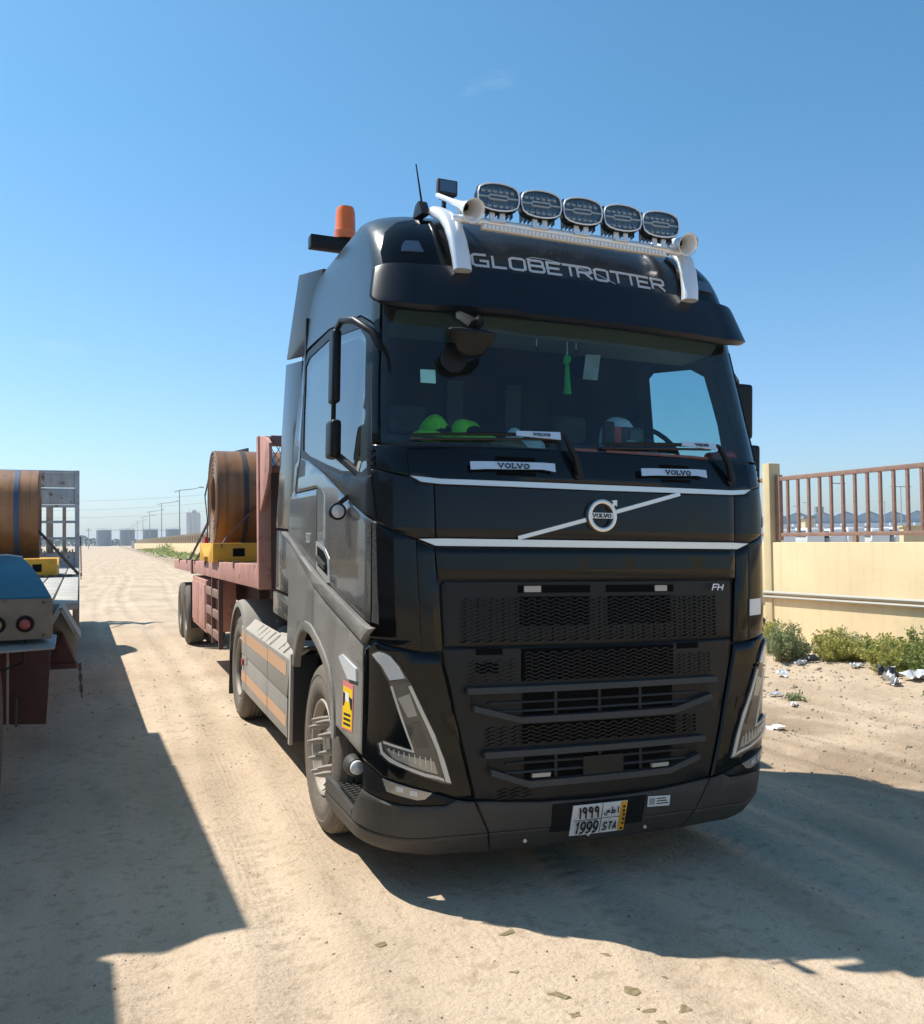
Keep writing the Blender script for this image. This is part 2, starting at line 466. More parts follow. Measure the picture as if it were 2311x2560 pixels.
gx = axis_pts(-4.5, 8.0, 0.032, -2500, 2500, 1.16)
gy = axis_pts(-4.2, 8.0, 0.032, -600, 3500, 1.055)
GX, GY = np.meshgrid(gx, gy)
GZ = zg(GX, GY)
nx_, ny_ = len(gx), len(gy)
gm = bpy.data.meshes.new('ground')
gm.vertices.add(nx_*ny_)
gm.vertices.foreach_set('co', np.stack([GX, GY, GZ], -1).astype(np.float32).ravel())
ii = (np.arange(ny_-1)[:, None]*nx_ + np.arange(nx_-1)[None, :]).ravel()
quads = np.stack([ii, ii+1, ii+1+nx_, ii+nx_], -1)
gm.loops.add(quads.size); gm.polygons.add(len(quads))
gm.loops.foreach_set('vertex_index', quads.astype(np.int32).ravel())
gm.polygons.foreach_set('loop_start', np.arange(0, quads.size, 4, dtype=np.int32))
gm.polygons.foreach_set('loop_total', np.full(len(quads), 4, dtype=np.int32))
gm.update(calc_edges=True)
gm.polygons.foreach_set('use_smooth', [True]*len(quads))

def sand_mat():
    m = bpy.data.materials.new('sand'); m.use_nodes = True
    t = m.node_tree; N = t.nodes; L = t.links; b = N['Principled BSDF']
    tcn = N.new('ShaderNodeTexCoord')
    def nz(scale, det, dist=0.0, stretch=None):
        n = N.new('ShaderNodeTexNoise'); n.inputs['Scale'].default_value = scale; n.inputs['Detail'].default_value = det
        n.inputs['Distortion'].default_value = dist
        v = tcn.outputs['Object']
        if stretch:
            mpn = N.new('ShaderNodeMapping'); mpn.inputs['Scale'].default_value = stretch
            L.new(v, mpn.inputs['Vector']); v = mpn.outputs['Vector']
        L.new(v, n.inputs['Vector']); return n.outputs['Fac']
    def ramp(sock, lo, hi, a=0.0, c=1.0):
        r = N.new('ShaderNodeMapRange'); r.inputs['From Min'].default_value = lo; r.inputs['From Max'].default_value = hi
        r.inputs['To Min'].default_value = a; r.inputs['To Max'].default_value = c
        L.new(sock, r.inputs['Value']); return r.outputs['Result']
    def mix(fac, a, c):
        x = N.new('ShaderNodeMix'); x.data_type = 'RGBA'
        L.new(fac, x.inputs['Factor'])
        for k, v in (('A', a), ('B', c)):
            if isinstance(v, tuple): x.inputs[k].default_value = (*v, 1)
            else: L.new(v, x.inputs[k])
        return x.outputs['Result']
    c = mix(ramp(nz(0.55, 7, 0.5), 0.34, 0.66), (0.47, 0.358, 0.252), (0.58, 0.452, 0.325))
    c = mix(ramp(nz(1.1, 8, 0.2, (1.6, 0.35, 1)), 0.50, 0.72, 0.0, 0.55), c, (0.345, 0.255, 0.165))
    c = mix(ramp(nz(13.0, 6), 0.54, 0.68, 0.0, 0.55), c, (0.33, 0.245, 0.16))
    c = mix(ramp(nz(90.0, 3), 0.57, 0.68, 0.0, 0.55), c, (0.26, 0.195, 0.13))
    c = mix(ramp(nz(70.0, 2, 0.0, (1, 1.2, 1)), 0.64, 0.72, 0.0, 0.55), c, (0.66, 0.55, 0.40))
    sp = N.new('ShaderNodeSeparateXYZ'); L.new(tcn.outputs['Object'], sp.inputs[0])
    def mulm(a, d):
        x = N.new('ShaderNodeMath'); x.operation = 'MULTIPLY'; L.new(a, x.inputs[0]); L.new(d, x.inputs[1]); return x.outputs[0]
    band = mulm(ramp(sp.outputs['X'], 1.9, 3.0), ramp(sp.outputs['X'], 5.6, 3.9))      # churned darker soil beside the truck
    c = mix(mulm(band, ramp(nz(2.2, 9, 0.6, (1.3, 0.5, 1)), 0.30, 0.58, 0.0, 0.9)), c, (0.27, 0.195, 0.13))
    c = mix(ramp(nz(0.8, 9, 1.0, (1.0, 0.45, 1)), 0.56, 0.74, 0.0, 0.45), c, (0.30, 0.235, 0.165))
    L.new(c, b.inputs['Base Color'])
    b.inputs['Roughness'].default_value = 0.95
    b.inputs['Specular IOR Level'].default_value = 0.15
    b1 = N.new('ShaderNodeBump'); b1.inputs['Strength'].default_value = 0.5; b1.inputs['Distance'].default_value = 0.022
    b2 = N.new('ShaderNodeBump'); b2.inputs['Strength'].default_value = 0.45; b2.inputs['Distance'].default_value = 0.008
    wv = N.new('ShaderNodeTexWave'); wv.bands_direction = 'X'; wv.inputs['Scale'].default_value = 7.0; wv.inputs['Distortion'].default_value = 9.0; wv.inputs['Detail'].default_value = 4
    wm = N.new('ShaderNodeMapping'); wm.inputs['Scale'].default_value = (1.0, 0.12, 1.0); wm.inputs['Rotation'].default_value = (0, 0, 0.06)
    L.new(tcn.outputs['Object'], wm.inputs['Vector']); L.new(wm.outputs['Vector'], wv.inputs['Vector'])
    wmask = mulm(wv.outputs['Fac'], ramp(nz(1.3, 5, 0.8, (1.0, 0.22, 1)), 0.52, 0.66, 0.0, 0.16))
    def M1(op, a, d=None):
        x = N.new('ShaderNodeMath'); x.operation = op
        for i, v in enumerate((a, d)):
            if v is None: continue
            if isinstance(v, (int, float)): x.inputs[i].default_value = v
            else: L.new(v, x.inputs[i])
        return x.outputs[0]
    tr_sum = wmask
    for (x0, ph, hw) in ((-1.75, 0.3, 0.15), (-0.35, 1.1, 0.14), (-2.45, 0.8, 0.13), (0.9, 1.5, 0.15), (2.25, 2.0, 0.2), (3.55, 0.7, 0.2)):      # pressed tyre tread prints
        ctr = M1('ADD', M1('MULTIPLY', M1('SINE', M1('ADD', M1('MULTIPLY', sp.outputs['Y'], 0.16), ph)), 0.30), x0)
        ax_ = M1('ABSOLUTE', M1('SUBTRACT', sp.outputs['X'], ctr))
        inside_ = ramp(ax_, hw, hw*0.85)
        pat = M1('GREATER_THAN', M1('SINE', M1('MULTIPLY', M1('ADD', sp.outputs['Y'], M1('MULTIPLY', ax_, 0.8)), 95.0)), -0.2)
        grv = M1('GREATER_THAN', M1('SINE', M1('MULTIPLY', ax_, 110.0)), -0.6)
        brk = ramp(nz(1.7, 6, 0.5), 0.46, 0.58)
        tr_sum = M1('ADD', tr_sum, M1('MULTIPLY', mulm(mulm(mulm(pat, grv), inside_), brk), 0.34))
    ad = N.new('ShaderNodeMath'); ad.operation = 'ADD'; L.new(nz(34.0, 9), ad.inputs[0]); L.new(tr_sum, ad.inputs[1])
    L.new(ad.outputs[0], b1.inputs['Height']); L.new(nz(110.0, 4), b2.inputs['Height'])
    L.new(b1.outputs[0], b2.inputs['Normal']); L.new(b2.outputs[0], b.inputs['Normal'])
    return m
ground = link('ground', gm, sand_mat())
tag(ground, 'dry sandy ground with wheel tracks under the trucks', 'ground', kind='structure')

def zgf(x, y):
    return float(zg(np.array([x]), np.array([y]))[0])

# loose stones: nobody could count them
pv, pf = [], []
def stone(x, y, r, z=None):
    b = len(pv)
    z0 = zgf(x, y) if z is None else z
    a0 = random.random()*6.28
    q = [(math.cos(a0+k*1.2566)*r*random.uniform(0.6, 1.2), math.sin(a0+k*1.2566)*r*random.uniform(0.6, 1.2)) for k in range(5)]
    for (a, c) in q: pv.append((x+a, y+c, z0-0.3*r))
    for (a, c) in q: pv.append((x+a*0.62, y+c*0.62, z0+r*random.uniform(0.3, 0.65)))
    pv.append((x, y, z0+0.62*r))
    for k in range(5):
        j = (k+1) % 5
        pf.append((b+k, b+j, b+5+j, b+5+k)); pf.append((b+5+k, b+5+j, b+10))
sx_, sy_, sr_ = [], [], []
for k in range(17000):
    d = random.random()**2.2
    y = -3.7 + d*16
    x = random.uniform(-4.2, 7.2) if random.random() < 0.6 else random.gauss(4.2, 1.3)
    r = random.choice([0.0025, 0.003, 0.003, 0.004, 0.004, 0.005, 0.006, 0.007, 0.010]) * (1.0 + 0.8*(y > 4))
    if x > 2.6: r *= random.choice([1, 1.4, 2.0, 2.6])
    sx_.append(x); sy_.append(y); sr_.append(r)
zz_ = zg(np.array(sx_), np.array(sy_))
for x, y, r, z in zip(sx_, sy_, sr_, zz_): stone(x, y, r, float(z))
gmv = bpy.data.meshes.new('loose_stones'); gmv.from_pydata(pv, [], pf)
tag(link('loose_stones', gmv, M_['stone']), 'small loose stones scattered over the sand', 'stones', kind='stuff')

# animal droppings / mud clods in front of the truck: each a lump
def lump(name, x, y, sx, sy, h, rz, mt, seed):
    rr = random.Random(seed); bm = bmesh.new()
    bmesh.ops.create_icosphere(bm, subdivisions=2, radius=1.0)
    fq = [(rr.uniform(-5, 5), rr.uniform(-5, 5), rr.random()*6) for _ in range(5)]
    for v in bm.verts:
        k = 1 + 0.5*sum(math.sin(a*v.co.x+b*v.co.y+c) for a, b, c in fq)/3 + 0.25*(rr.random()-0.5)
        v.co = Vector((v.co.x*sx*k, v.co.y*sy*k, max(v.co.z, -0.3)*h*k*0.38))
    o = from_bm(name, bm, mt, None, True, 60)
    o.location = (x, y, zgf(x, y)); o.rotation_euler = (0, 0, rz)
    return o
clods = [(-0.72,-0.37,.050,.022,.012,.3,'dark clod of dung at the edge of the truck shadow'),
 (-0.76,-0.97,.050,.020,.010,-.9,'flat olive clod of dung, leftmost of those in front of the bumper'),
 (-0.77,-1.12,.020,.016,.010,.1,'tiny round clod below the leftmost flat clod of dung'),
 (-0.40,-0.72,.036,.014,.010,-.9,'thin dark clod of dung nearest below the licence plate'),
 (-0.46,-1.04,.055,.045,.012,.2,'widest flat clod of dung in the sunlit foreground'),
 (-0.48,-1.19,.038,.014,.014,-.3,'brown finger shaped clod just below the widest one'),
 (-0.48,-1.28,.026,.013,.012,-.8,'small brown clod lowest of the sunlit group'),
 (-0.35,-1.24,.030,.022,.008,.6,'pale flat clod right of the finger shaped one'),
 (-0.27,-0.97,.020,.010,.008,-.9,'small dark clod right of the widest one'),
 (-0.85,-0.73,.020,.016,.008,.4,'small olive clod in the sun below the shadow edge'),
 (-1.31,-0.30,.030,.022,.010,.2,'clod beside the front wheel shadow in bright sand')]
for k, (x, y, a, c, h, rz, lb) in enumerate(clods):
    tag(lump('dung_clod', x, y, a, c, h, rz, M_['dung'], 30+k), lb, 'clod', 'dung clods in the foreground')

# ------------------------------------------------------------------ boundary wall, piers and railing
WX = 7.75
wall = empty('boundary_wall', (WX, 0, 0), label='long cream plastered boundary wall with brown railing on top, behind the truck', cat='wall')
PY0, BAY = 7.795, 3.77
mbw = MB(); mbw.box((0, -14.9, -0.6), (0.22, 420, 1.69)); mbw.build('wall_body', M_['wall_cream'], wall, bev=0.012)
mp_ = MB(); mp_.box((-0.03, -0.085, -0.5), (0.20, 0.085, 3.0)); pier0 = mp_.build('pier', M_['pier_cream'], wall, bev=0.015)
pier0.location = (0, PY0, 0)
for k in [-6,-5,-4,-3,-2,-1] + list(range(1, 104)):
    p = pier0.copy(); COL.objects.link(p); p.location = (0, PY0 + k*BAY, 0)
# two service pipes clipped along the wall face
for zz, rr in ((0.895, 0.030), (0.825, 0.026)):
    m = MB(); m.tube([(WX-0.05, -8, zz-0.03), (WX-0.05, 4.7, zz), (WX-0.05, 8.0, zz-0.035), (WX-0.05, 60, zz-0.05)], rr, 8)
    m.build('service_pipe', M_['pipe_metal'])
    tag(bpy.context.scene.objects[-1], 'x', 'pipe') if False else None
pp = [o for o in COL.objects if o.name.startswith('service_pipe')]
tag(pp[0], 'upper of two thin metal pipes running along the cream wall', 'pipe', 'pipes on the wall')
tag(pp[1], 'lower of two thin metal pipes running along the cream wall', 'pipe', 'pipes on the wall')

def make_railing(full=True):
    r = empty('railing', (WX+0.11, 0, 0))
    L_ = BAY - 0.17
    MB().box((-0.028, -L_-0.085, 2.70), (0.028, -0.085, 2.77)).build('top_rail', M_['rail_brown'], r, bev=0.006)
    MB().box((-0.025, -L_-0.085, 1.785), (0.025, -0.085, 1.845)).build('bottom_rail', M_['rail_brown'], r, bev=0.006)
    MB().box((-0.035, -0.20, 1.72), (0.035, -0.10, 2.80)).build('end_post', M_['rail_brown'], r, bev=0.004)
    m = MB().box((-0.02, -0.022, 1.84), (0.02, 0.022, 2.705)).build('baluster', M_['rail_brown'], r, bev=0.004)
    m.location = (0, -0.355, 0)
    for k in range(1, 13):
        c = m.copy(); COL.objects.link(c); c.location = (0, -0.355 - 0.2365*k, 0)
    MB().box((-0.03, -1.80, 1.685), (0.03, -1.73, 1.79)).build('foot_bracket', M_['rail_brown'], r)
    return r
r0 = make_railing()
r0.location.y = PY0
tag(r0, 'rusty brown steel railing on the wall right of the truck, fully in view', 'railing', 'railing bays on the wall')
for k, lb in ((-1, 'railing bay nearest the camera at the right picture edge'), (-2, 'railing bay beyond the right picture edge'),
              (1, 'first railing bay hidden behind the truck cab')):
    c = copy_tree(r0); c.location.y = PY0 + k*BAY; c['label'] = lb
# far bays, a few pixels each: one mesh per bay shared by all
fm = MB()
fm.box((-0.028, -BAY+0.17, 2.70), (0.028, -0.17, 2.77)); fm.box((-0.025, -BAY+0.17, 1.785), (0.025, -0.17, 1.845))
for k in range(14): fm.box((-0.02, -0.29-0.24*k, 1.84), (0.02, -0.25-0.24*k, 2.705))
fb = fm.build('far_railing', M_['rail_brown'], None, smooth=False)
fb.location = (WX+0.11, PY0 + 2*BAY, 0)
tag(fb, 'distant brown railing bay on the wall beside the road', 'railing', 'far railing bays along the road')
for k in range(3, 104):
    c = fb.copy(); COL.objects.link(c); c.location = (WX+0.11, PY0 + k*BAY, 0)

# ------------------------------------------------------------------ shrubs and weeds
def make_shrub(name, x, y, rad, h, nl, leaf, seed, lean=0.25):
    rr = random.Random(seed)
    root = empty(name, (x, y, zgf(x, y)-0.02))
    st = MB(); vs, fs = [], []
    ns = max(10, int(nl/45))
    for s in range(ns):
        a = rr.random()*6.283; b0 = rr.random()**0.5*rad*0.35
        tip_r = rr.random()**0.6*rad
        hh = 0.85*h*(1 - 0.5*(tip_r/rad)**2)*rr.uniform(0.6, 1.1)
        p0 = Vector((math.cos(a)*b0, math.sin(a)*b0, 0))
        p2 = Vector((math.cos(a)*tip_r, math.sin(a)*tip_r, hh))
        p1 = p0.lerp(p2, 0.5) + Vector((0, 0, hh*0.12))
        st.tube([p0, p1, p2], [0.0045, 0.003, 0.0012], 3, cap=False)
        for l in range(int(nl/ns)):
            t = 0.12 + 0.88*rr.random()**0.8
            q = (p0*(1-t)*(1-t) + p1*2*t*(1-t) + p2*t*t)
            q = q + Vector((rr.gauss(0, 1), rr.gauss(0, 1), rr.gauss(0, 0.7)))*0.018
            d = Vector((rr.gauss(0, 1), rr.gauss(0, 1), rr.uniform(0.0, 1.4))).normalized()
            ln = rr.uniform(0.022, 0.052); wd = ln*rr.uniform(0.18, 0.32)
            sd_ = d.cross(Vector((rr.gauss(0, 1), rr.gauss(0, 1), rr.gauss(0, 1)))).normalized()*wd
            b = len(vs)
            vs += [q, q + d*ln*0.5 + sd_, q + d*ln, q + d*ln*0.5 - sd_]
            fs.append((b, b+1, b+2, b+3))
    st.build('stems', M_['stem'], root, smooth=False, recalc=False)
    me = bpy.data.meshes.new('foliage'); me.from_pydata([tuple(v) for v in vs], [], fs)
    link('foliage', me, M_[leaf], root)
    return root
shrubs = [(5.75, 5.15, 0.36, 0.60, 3000, 'leaf_grey', 'dense grey green shrub just right of the truck by the wall'),
 (6.30, 6.45, 0.42, 0.72, 2400, 'leaf_yellow', 'yellowish shrub half hidden behind the truck corner'),
 (6.55, 5.15, 0.30, 0.42, 1800, 'leaf_yellow', 'low yellow green shrub right of the dense grey one'),
 (6.90, 4.75, 0.36, 0.40, 2000, 'leaf_yellow', 'low shrub in the middle of the green row under the wall'),
 (6.55, 4.40, 0.34, 0.36, 2200, 'leaf_green', 'spreading green shrub in front of the middle of the row'),
 (6.55, 3.85, 0.40, 0.44, 2600, 'leaf_green', 'bushy green shrub above the white litter heap'),
 (7.05, 4.20, 0.38, 0.55, 2400, 'leaf_green', 'tall green shrub against the wall at the right edge'),
 (7.10, 3.60, 0.42, 0.52, 2200, 'leaf_green', 'green shrub cut by the right picture edge'),
 (6.05, 3.75, 0.22, 0.26, 900, 'leaf_yellow', 'small thin weed clump in front of the green row'),
 (7.15, 5.60, 0.30, 0.46, 1200, 'leaf_grey', 'greyish shrub tight against the wall behind the row'),
 (5.35, 5.60, 0.24, 0.34, 1000, 'leaf_yellow', 'small yellowish shrub at the truck corner lowest leaves'),
 (6.15, 4.75, 0.34, 0.36, 2200, 'leaf_yellow', 'bright yellow green shrub filling the gap right of the dense one'),
 (6.35, 4.05, 0.40, 0.38, 2400, 'leaf_yellow', 'yellow green shrub lowest in the middle of the row'),
 (6.80, 3.30, 0.45, 0.46, 2600, 'leaf_green', 'leafy shrub behind the large white plastic sheet'),
 (7.30, 4.85, 0.34, 0.42, 1800, 'leaf_yellow', 'pale shrub pressed to the wall above the middle'),
 (6.05, 5.75, 0.36, 0.50, 2000, 'leaf_yellow', 'yellowish shrub behind the dense grey one'),
 (7.35, 3.95, 0.36, 0.50, 2000, 'leaf_yellow', 'yellow tipped shrub against the wall at far right'),
 (6.45, 4.62, 0.34, 0.30, 2000, 'leaf_yellow', 'low bright weed clump joining two shrubs mid row'),
 (6.75, 4.15, 0.36, 0.34, 2000, 'leaf_yellow', 'low weed clump right of the middle of the row'),
 (6.30, 3.60, 0.32, 0.30, 1800, 'leaf_green', 'low green weeds spilling towards the litter heap'),
 (5.95, 5.30, 0.26, 0.30, 1400, 'leaf_yellow', 'yellow weeds at the right foot of the dense grey shrub'),
 (4.55, 3.62, 0.14, 0.12, 260, 'leaf_grey', 'sparse little weed on the bare slope'),
 (5.25, 2.35, 0.20, 0.24, 420, 'leaf_grey', 'thin dry weed low at the right picture edge')]
for k, (x, y, rd, h, nl, lf, lb) in enumerate(shrubs):
    tag(make_shrub('shrub', x, y, rd, h, nl, lf, 100+k), lb, 'shrub', 'shrubs along the wall')
# far green verge at the foot of the wall: one mass
vs, fs = [], []
rr = random.Random(5)
for k in range(5200):
    y = 55 + 190*rr.random()**1.3
    x = 7.4 - abs(rr.gauss(0, 1.3)); hh = 0.9*rr.random()*(0.5+0.8*max(0, math.sin(y*0.13)+math.sin(y*0.05)))
    q = Vector((x, y, hh*rr.random() + zgf(x, y)*0)); s_ = rr.uniform(0.08, 0.24)
    d1 = Vector((rr.gauss(0,1), rr.gauss(0,1), rr.gauss(0,1))).normalized()*s_; d2 = d1.orthogonal().normalized()*s_
    b = len(vs); vs += [q-d1, q+d2, q+d1, q-d2]; fs.append((b, b+1, b+2, b+3))
me = bpy.data.meshes.new('verge_plants'); me.from_pydata([tuple(v) for v in vs], [], fs)
tag(link('verge_plants', me, M_['leaf_green']), 'distant green verge plants at the foot of the wall', 'plants', kind='stuff')

# ------------------------------------------------------------------ litter by the wall
def litter(x, y, sx, sy, h, rz, mt, seed, tilt=0.0):
    rr = random.Random(seed); bm = bmesh.new()
    bmesh.ops.create_grid(bm, x_segments=6, y_segments=5, size=0.5)
    for v in bm.verts:
        v.co = Vector((v.co.x*sx*(1+0.3*(rr.random()-.5)), v.co.y*sy*(1+0.3*(rr.random()-.5)), h*(rr.random()**1.5)))
    g = bmesh.ops.extrude_face_region(bm, geom=bm.faces[:])
    for e in g['geom']:
        if isinstance(e, bmesh.types.BMVert): e.co.z += 0.006
    bmesh.ops.recalc_face_normals(bm, faces=bm.faces[:])
    o = from_bm('litter', bm, mt, None, True, 30)
    o.location = (x, y, zgf(x, y)+0.01); o.rotation_euler = (tilt, 0, rz)
    return o
for k, (x, y, a, c, h, rz, mt, tl, lb) in enumerate([
  (5.22,4.60,.22,.13,.03,.5,'white_litter',.5,'pale blue white sheet of rubbish below the dense grey shrub'),
  (4.50,3.90,.20,.07,.04,.2,'white_litter',.1,'flat white scrap nearest the truck corner'),
  (4.33,3.42,.13,.06,.03,.5,'white_litter',.1,'small white scrap lowest on the bare slope'),
  (5.98,4.20,.17,.08,.05,.0,'white_litter',.2,'white scrap under the middle of the green row'),
  (5.62,3.36,.22,.15,.12,.4,'white_litter',.4,'crumpled white carton in the litter heap'),
  (5.98,3.32,.36,.20,.10,.1,'white_litter',.2,'large white plastic sheet at the right picture edge'),
  (6.10,3.20,.34,.16,.09,.4,'grey_litter',.2,'grey plastic sheet under the large white one'),
  (5.85,3.62,.26,.20,.14,.9,'black_bag',.1,'black rubbish bag behind the crumpled carton'),
  (6.02,3.95,.16,.06,.05,.8,'white_litter',.3,'pale scrap caught in the thin weed clump'),
  (6.00,4.95,.22,.10,.06,.1,'grey_litter',.1,'grey rag in the shade between two shrubs'),
  (5.72,4.86,.16,.07,.05,.1,'white_litter',.2,'white scrap right of the grey rag'),
  (3.62,2.90,.26,.12,.02,.3,'white_litter',.0,'flattened pale paper on the track beside the truck bumper')]):
    tag(litter(x, y, a, c, h, rz, M_[mt], 60+k, tl), lb, 'litter', 'litter along the wall')

# ------------------------------------------------------------------ far left: lamp posts, tanks, silo, wires, trees
def lamp_post(X, Y, H, label):
    r = empty('lamp_post', (X, Y, 0), 0, label, 'lamp post', 'lamp posts along the road')
    MB().tube([(0, 0, 0), (0, 0, H)], [0.13, 0.075], 8).build('pole', M_['lamp_grey'], r)
    MB().tube([(-0.9, -0.3, H-0.35), (0, 0, H-0.02), (2.4, 0.2, H+0.25), (3.6, 0.3, H+0.55)], [0.08, 0.08, 0.07, 0.06], 6).build('arm', M_['lamp_grey'], r)
    MB().box((3.4, 0.1, H+0.48), (4.3, 0.5, H+0.68)).build('lamp_head', M_['lamp_grey'], r, bev=0.04)
    return r
ordn = ['nearest', 'second nearest', 'third nearest', 'fourth nearest', 'fifth nearest', 'sixth nearest', 'seventh nearest', 'farthest']
for k, (y, h) in enumerate([(166, 11.3), (226, 11.4), (296, 11.7), (356, 11.7), (430, 11.8), (510, 12), (600, 12), (700, 12.4)]):
    lamp_post(9.4, y, h, ordn[k] + ' of the lamp posts lining the road behind the trailer')
def tank(X, Y, rad, h, label):
    r = empty('storage_tank', (X, Y, 0), 0, label, 'tank', 'storage tanks on the horizon')
    MB().lathe([(0, rad), (h, rad), (h, rad-0.3), (0, rad-0.3)], (0, 0, 0), 'Z', 40).build('shell', M_['tank_paint'], r)
    MB().lathe([(h, rad), (h+0.5, 0.1), (h+0.45, 0.05), (h-0.1, rad-0.2)], (0, 0, 0), 'Z', 40).build('roof', M_['tank_paint'], r)
    m = MB()
    m.tube([(rad*math.cos(t*0.2618), rad*math.sin(t*0.2618), h+1.0) for t in range(24)], 0.05, 4, closed=True)
    for t in range(24): m.tube([(rad*math.cos(t*0.2618), rad*math.sin(t*0.2618), h), (rad*math.cos(t*0.2618), rad*math.sin(t*0.2618), h+1)], 0.05, 4)
    m.build('handrail', M_['lamp_grey'], r, smooth=False)
    m = MB()
    for t in range(14):
        a = -2.2 + t*0.1; m.box((rad*math.cos(a)+0.3*math.cos(a)-.4, rad*math.sin(a)+0.3*math.sin(a)-.4, h*t/14), (rad*math.cos(a)+.3*math.cos(a)+.4, rad*math.sin(a)+.3*math.sin(a)+.4, h*t/14+0.2))
    m.build('stair', M_['lamp_grey'], r, smooth=False)
for (x, y, lb) in ((-5.9, 642, 'leftmost grey storage tank on the horizon'), (8.7, 636, 'second grey storage tank from the left on the horizon'),
                   (23, 630.5, 'third grey storage tank from the left on the horizon'), (37.2, 625, 'rightmost grey storage tank on the horizon')):
    tank(x, y, 4.8, 10.6, lb)
m = MB(); m.box((-1, 633, 10.4), (4, 633.6, 10.7)); m.box((13, 631, 10.0), (19, 631.6, 10.3)); m.box((27.6, 628, 10.0), (33, 628.6, 10.3))
tag(m.build('gangway', M_['lamp_grey']), 'thin gangways linking the tops of the storage tanks', 'gangway')
sl = empty('grain_silo', (34, 432.5, 0), 0, 'pale tall silo block with equipment on its roof, on the horizon', 'silo')
for k in range(3):
    MB().lathe([(0, 1.35), (15.2, 1.35), (15.2, 1.2), (0, 1.2)], (-2.0+2.0*k, 0, 0), 'Z', 20).build('cell', M_['silo_paint'], sl)
MB().box((-3.2, -1.2, 15.2), (2.9, 1.2, 15.7)).build('roof_slab', M_['silo_paint'], sl)
MB().box((-0.6, -0.8, 15.7), (1.4, 0.8, 16.8)).build('head_house', M_['silo_paint'], sl)
MB().tube([(-1.6, 0, 15.7), (-1.6, 0, 17.6)], 0.08, 5).build('mast', M_['lamp_grey'], sl)
MB().tube([(0.9, 0, 16.8), (0.9, 0, 18.0)], 0.08, 5).build('mast', M_['lamp_grey'], sl)
for (za, zb, lb) in ((14.1, 15.5, 'top'), (11.5, 13.1, 'middle'), (9.3, 10.7, 'lowest')):
    m = MB()
    pts = [(-10.6+33*t, 278-13*t, za+(zb-za)*t - 0.5*4*t*(1-t)*0.6) for t in [i/16*3-1 for i in range(17)]]
    m.tube(pts, 0.035, 4)
    tag(m.build('power_line', M_['lamp_grey'], None, smooth=False), lb + ' of three sagging power lines crossing the sky at left', 'power line', 'power lines')
m = MB(); m.tube([(-8.9, 320, 0), (-8.9, 320, 7)], 0.12, 6); m.box((-9.8, 319.9, 6.2), (-8, 320.1, 6.4))
tag(m.build('utility_pole', M_['lamp_grey']), 'thin utility pole standing left of the storage tanks', 'pole')
hut = empty('guard_hut', (5.2, 330, 0), 0, 'small pale hut with dark roof at the far end of the road', 'hut')
MB().box((-0.5, -1, 0), (0.5, 1, 2.6)).build('wall', M_['silo_paint'], hut); MB().box((-1.2, -1.4, 2.6), (1.2, 1.4, 3.2)).build('roof', M_['shed_roof'], hut, bev=0.1)
# far tree belt: reads as one mass
vs, fs = [], []
rr = random.Random(9)
for k in range(9000):
    x = -420 + 480*rr.random()**0.8; y = 700 + 20*rr.random()
    top = (6.0 if x < -8 else 3.6) + 1.0*math.sin(x*0.21) + 0.8*math.sin(x*0.57+1)
    q = Vector((x, y, top*rr.random()**0.7)); s_ = rr.uniform(0.4, 1.1)
    d1 = Vector((rr.gauss(0,1), rr.gauss(0,.6), rr.gauss(0,1))).normalized()*s_; d2 = d1.orthogonal().normalized()*s_
    b = len(vs); vs += [q-d1, q+d2, q+d1, q-d2]; fs.append((b, b+1, b+2, b+3))
me = bpy.data.meshes.new('tree_belt'); me.from_pydata([tuple(v) for v in vs], [], fs)
tag(link('tree_belt', me, M_['foliage_far']), 'dark green tree belt along the horizon at left', 'trees', kind='stuff')

# ------------------------------------------------------------------ far right, seen through the railing
ux, uy = 0.930849, -0.365194           # along the row of sheds
for k in range(9):
    bx, by = 268 + 9.9*k*1.0, 319 - 3.85*k
    s_ = empty('warehouse', (bx, by, 0), math.atan2(uy, ux), ['leftmost','second','third','fourth','fifth','sixth','seventh','eighth','last'][k] + ' of the grey gabled warehouses beyond the railing', 'warehouse', 'warehouses beyond the wall')
    MB().prism([(0, 0), (10.4, 0), (10.4, 9.6), (5.2, 11.6), (0, 9.6)], 'Y', 0, 40).build('hall', M_['shed_wall'], s_, smooth=False)
    m = MB(); m.prism([(-0.1, 9.7), (5.2, 11.75), (10.5, 9.7), (10.5, 10.0), (5.2, 12.1), (-0.1, 10.0)], 'Y', -0.6, 40.5); m.build('roof', M_['shed_roof'], s_, smooth=False)
    MB().box((0.3, -8, 0), (10.1, -0.1, 6.6)).build('lean_to', M_['shed_low'], s_, smooth=False)
    MB().box((3.4, -8.2, 0), (7.0, -8.02, 4.6)).build('door', M_['shed_roof'], s_, smooth=False)
def make_van():
    v = empty('parked_van', (0, 0, 0))
    b = MB().prism([(-2.5, .45), (2.3, .45), (2.55, .9), (2.45, 1.25), (1.75, 1.5), (1.25, 2.45), (0.9, 2.58), (-2.4, 2.58), (-2.55, 2.3)], 'Y', -.95, .95)
    b.build('body', M_['car_white'], v, bev=0.08)
    MB().prism([(1.28, 1.52), (1.72, 1.52), (1.28, 2.38), (1.0, 2.38)], 'Y', -.965, .965).build('window', M_['car_glass'], v)
    MB().prism([(-2.2, 1.55), (0.8, 1.55), (0.8, 2.3), (-2.2, 2.3)], 'Y', -.962, .962).build('window', M_['car_glass'], v)
    for (wx_) in (-1.6, 1.6):
        for s_ in (-1, 1):
            MB().lathe([(-.1, .34), (.1, .34), (.1, .1), (-.1, .1)], (wx_, s_*.88, .34), 'Y', 16).build('wheel', M_['rubber'], v)
    return v
van0 = None
vl = ['leftmost','second','third','fourth','fifth','sixth','seventh','eighth','ninth','tenth','eleventh','last']
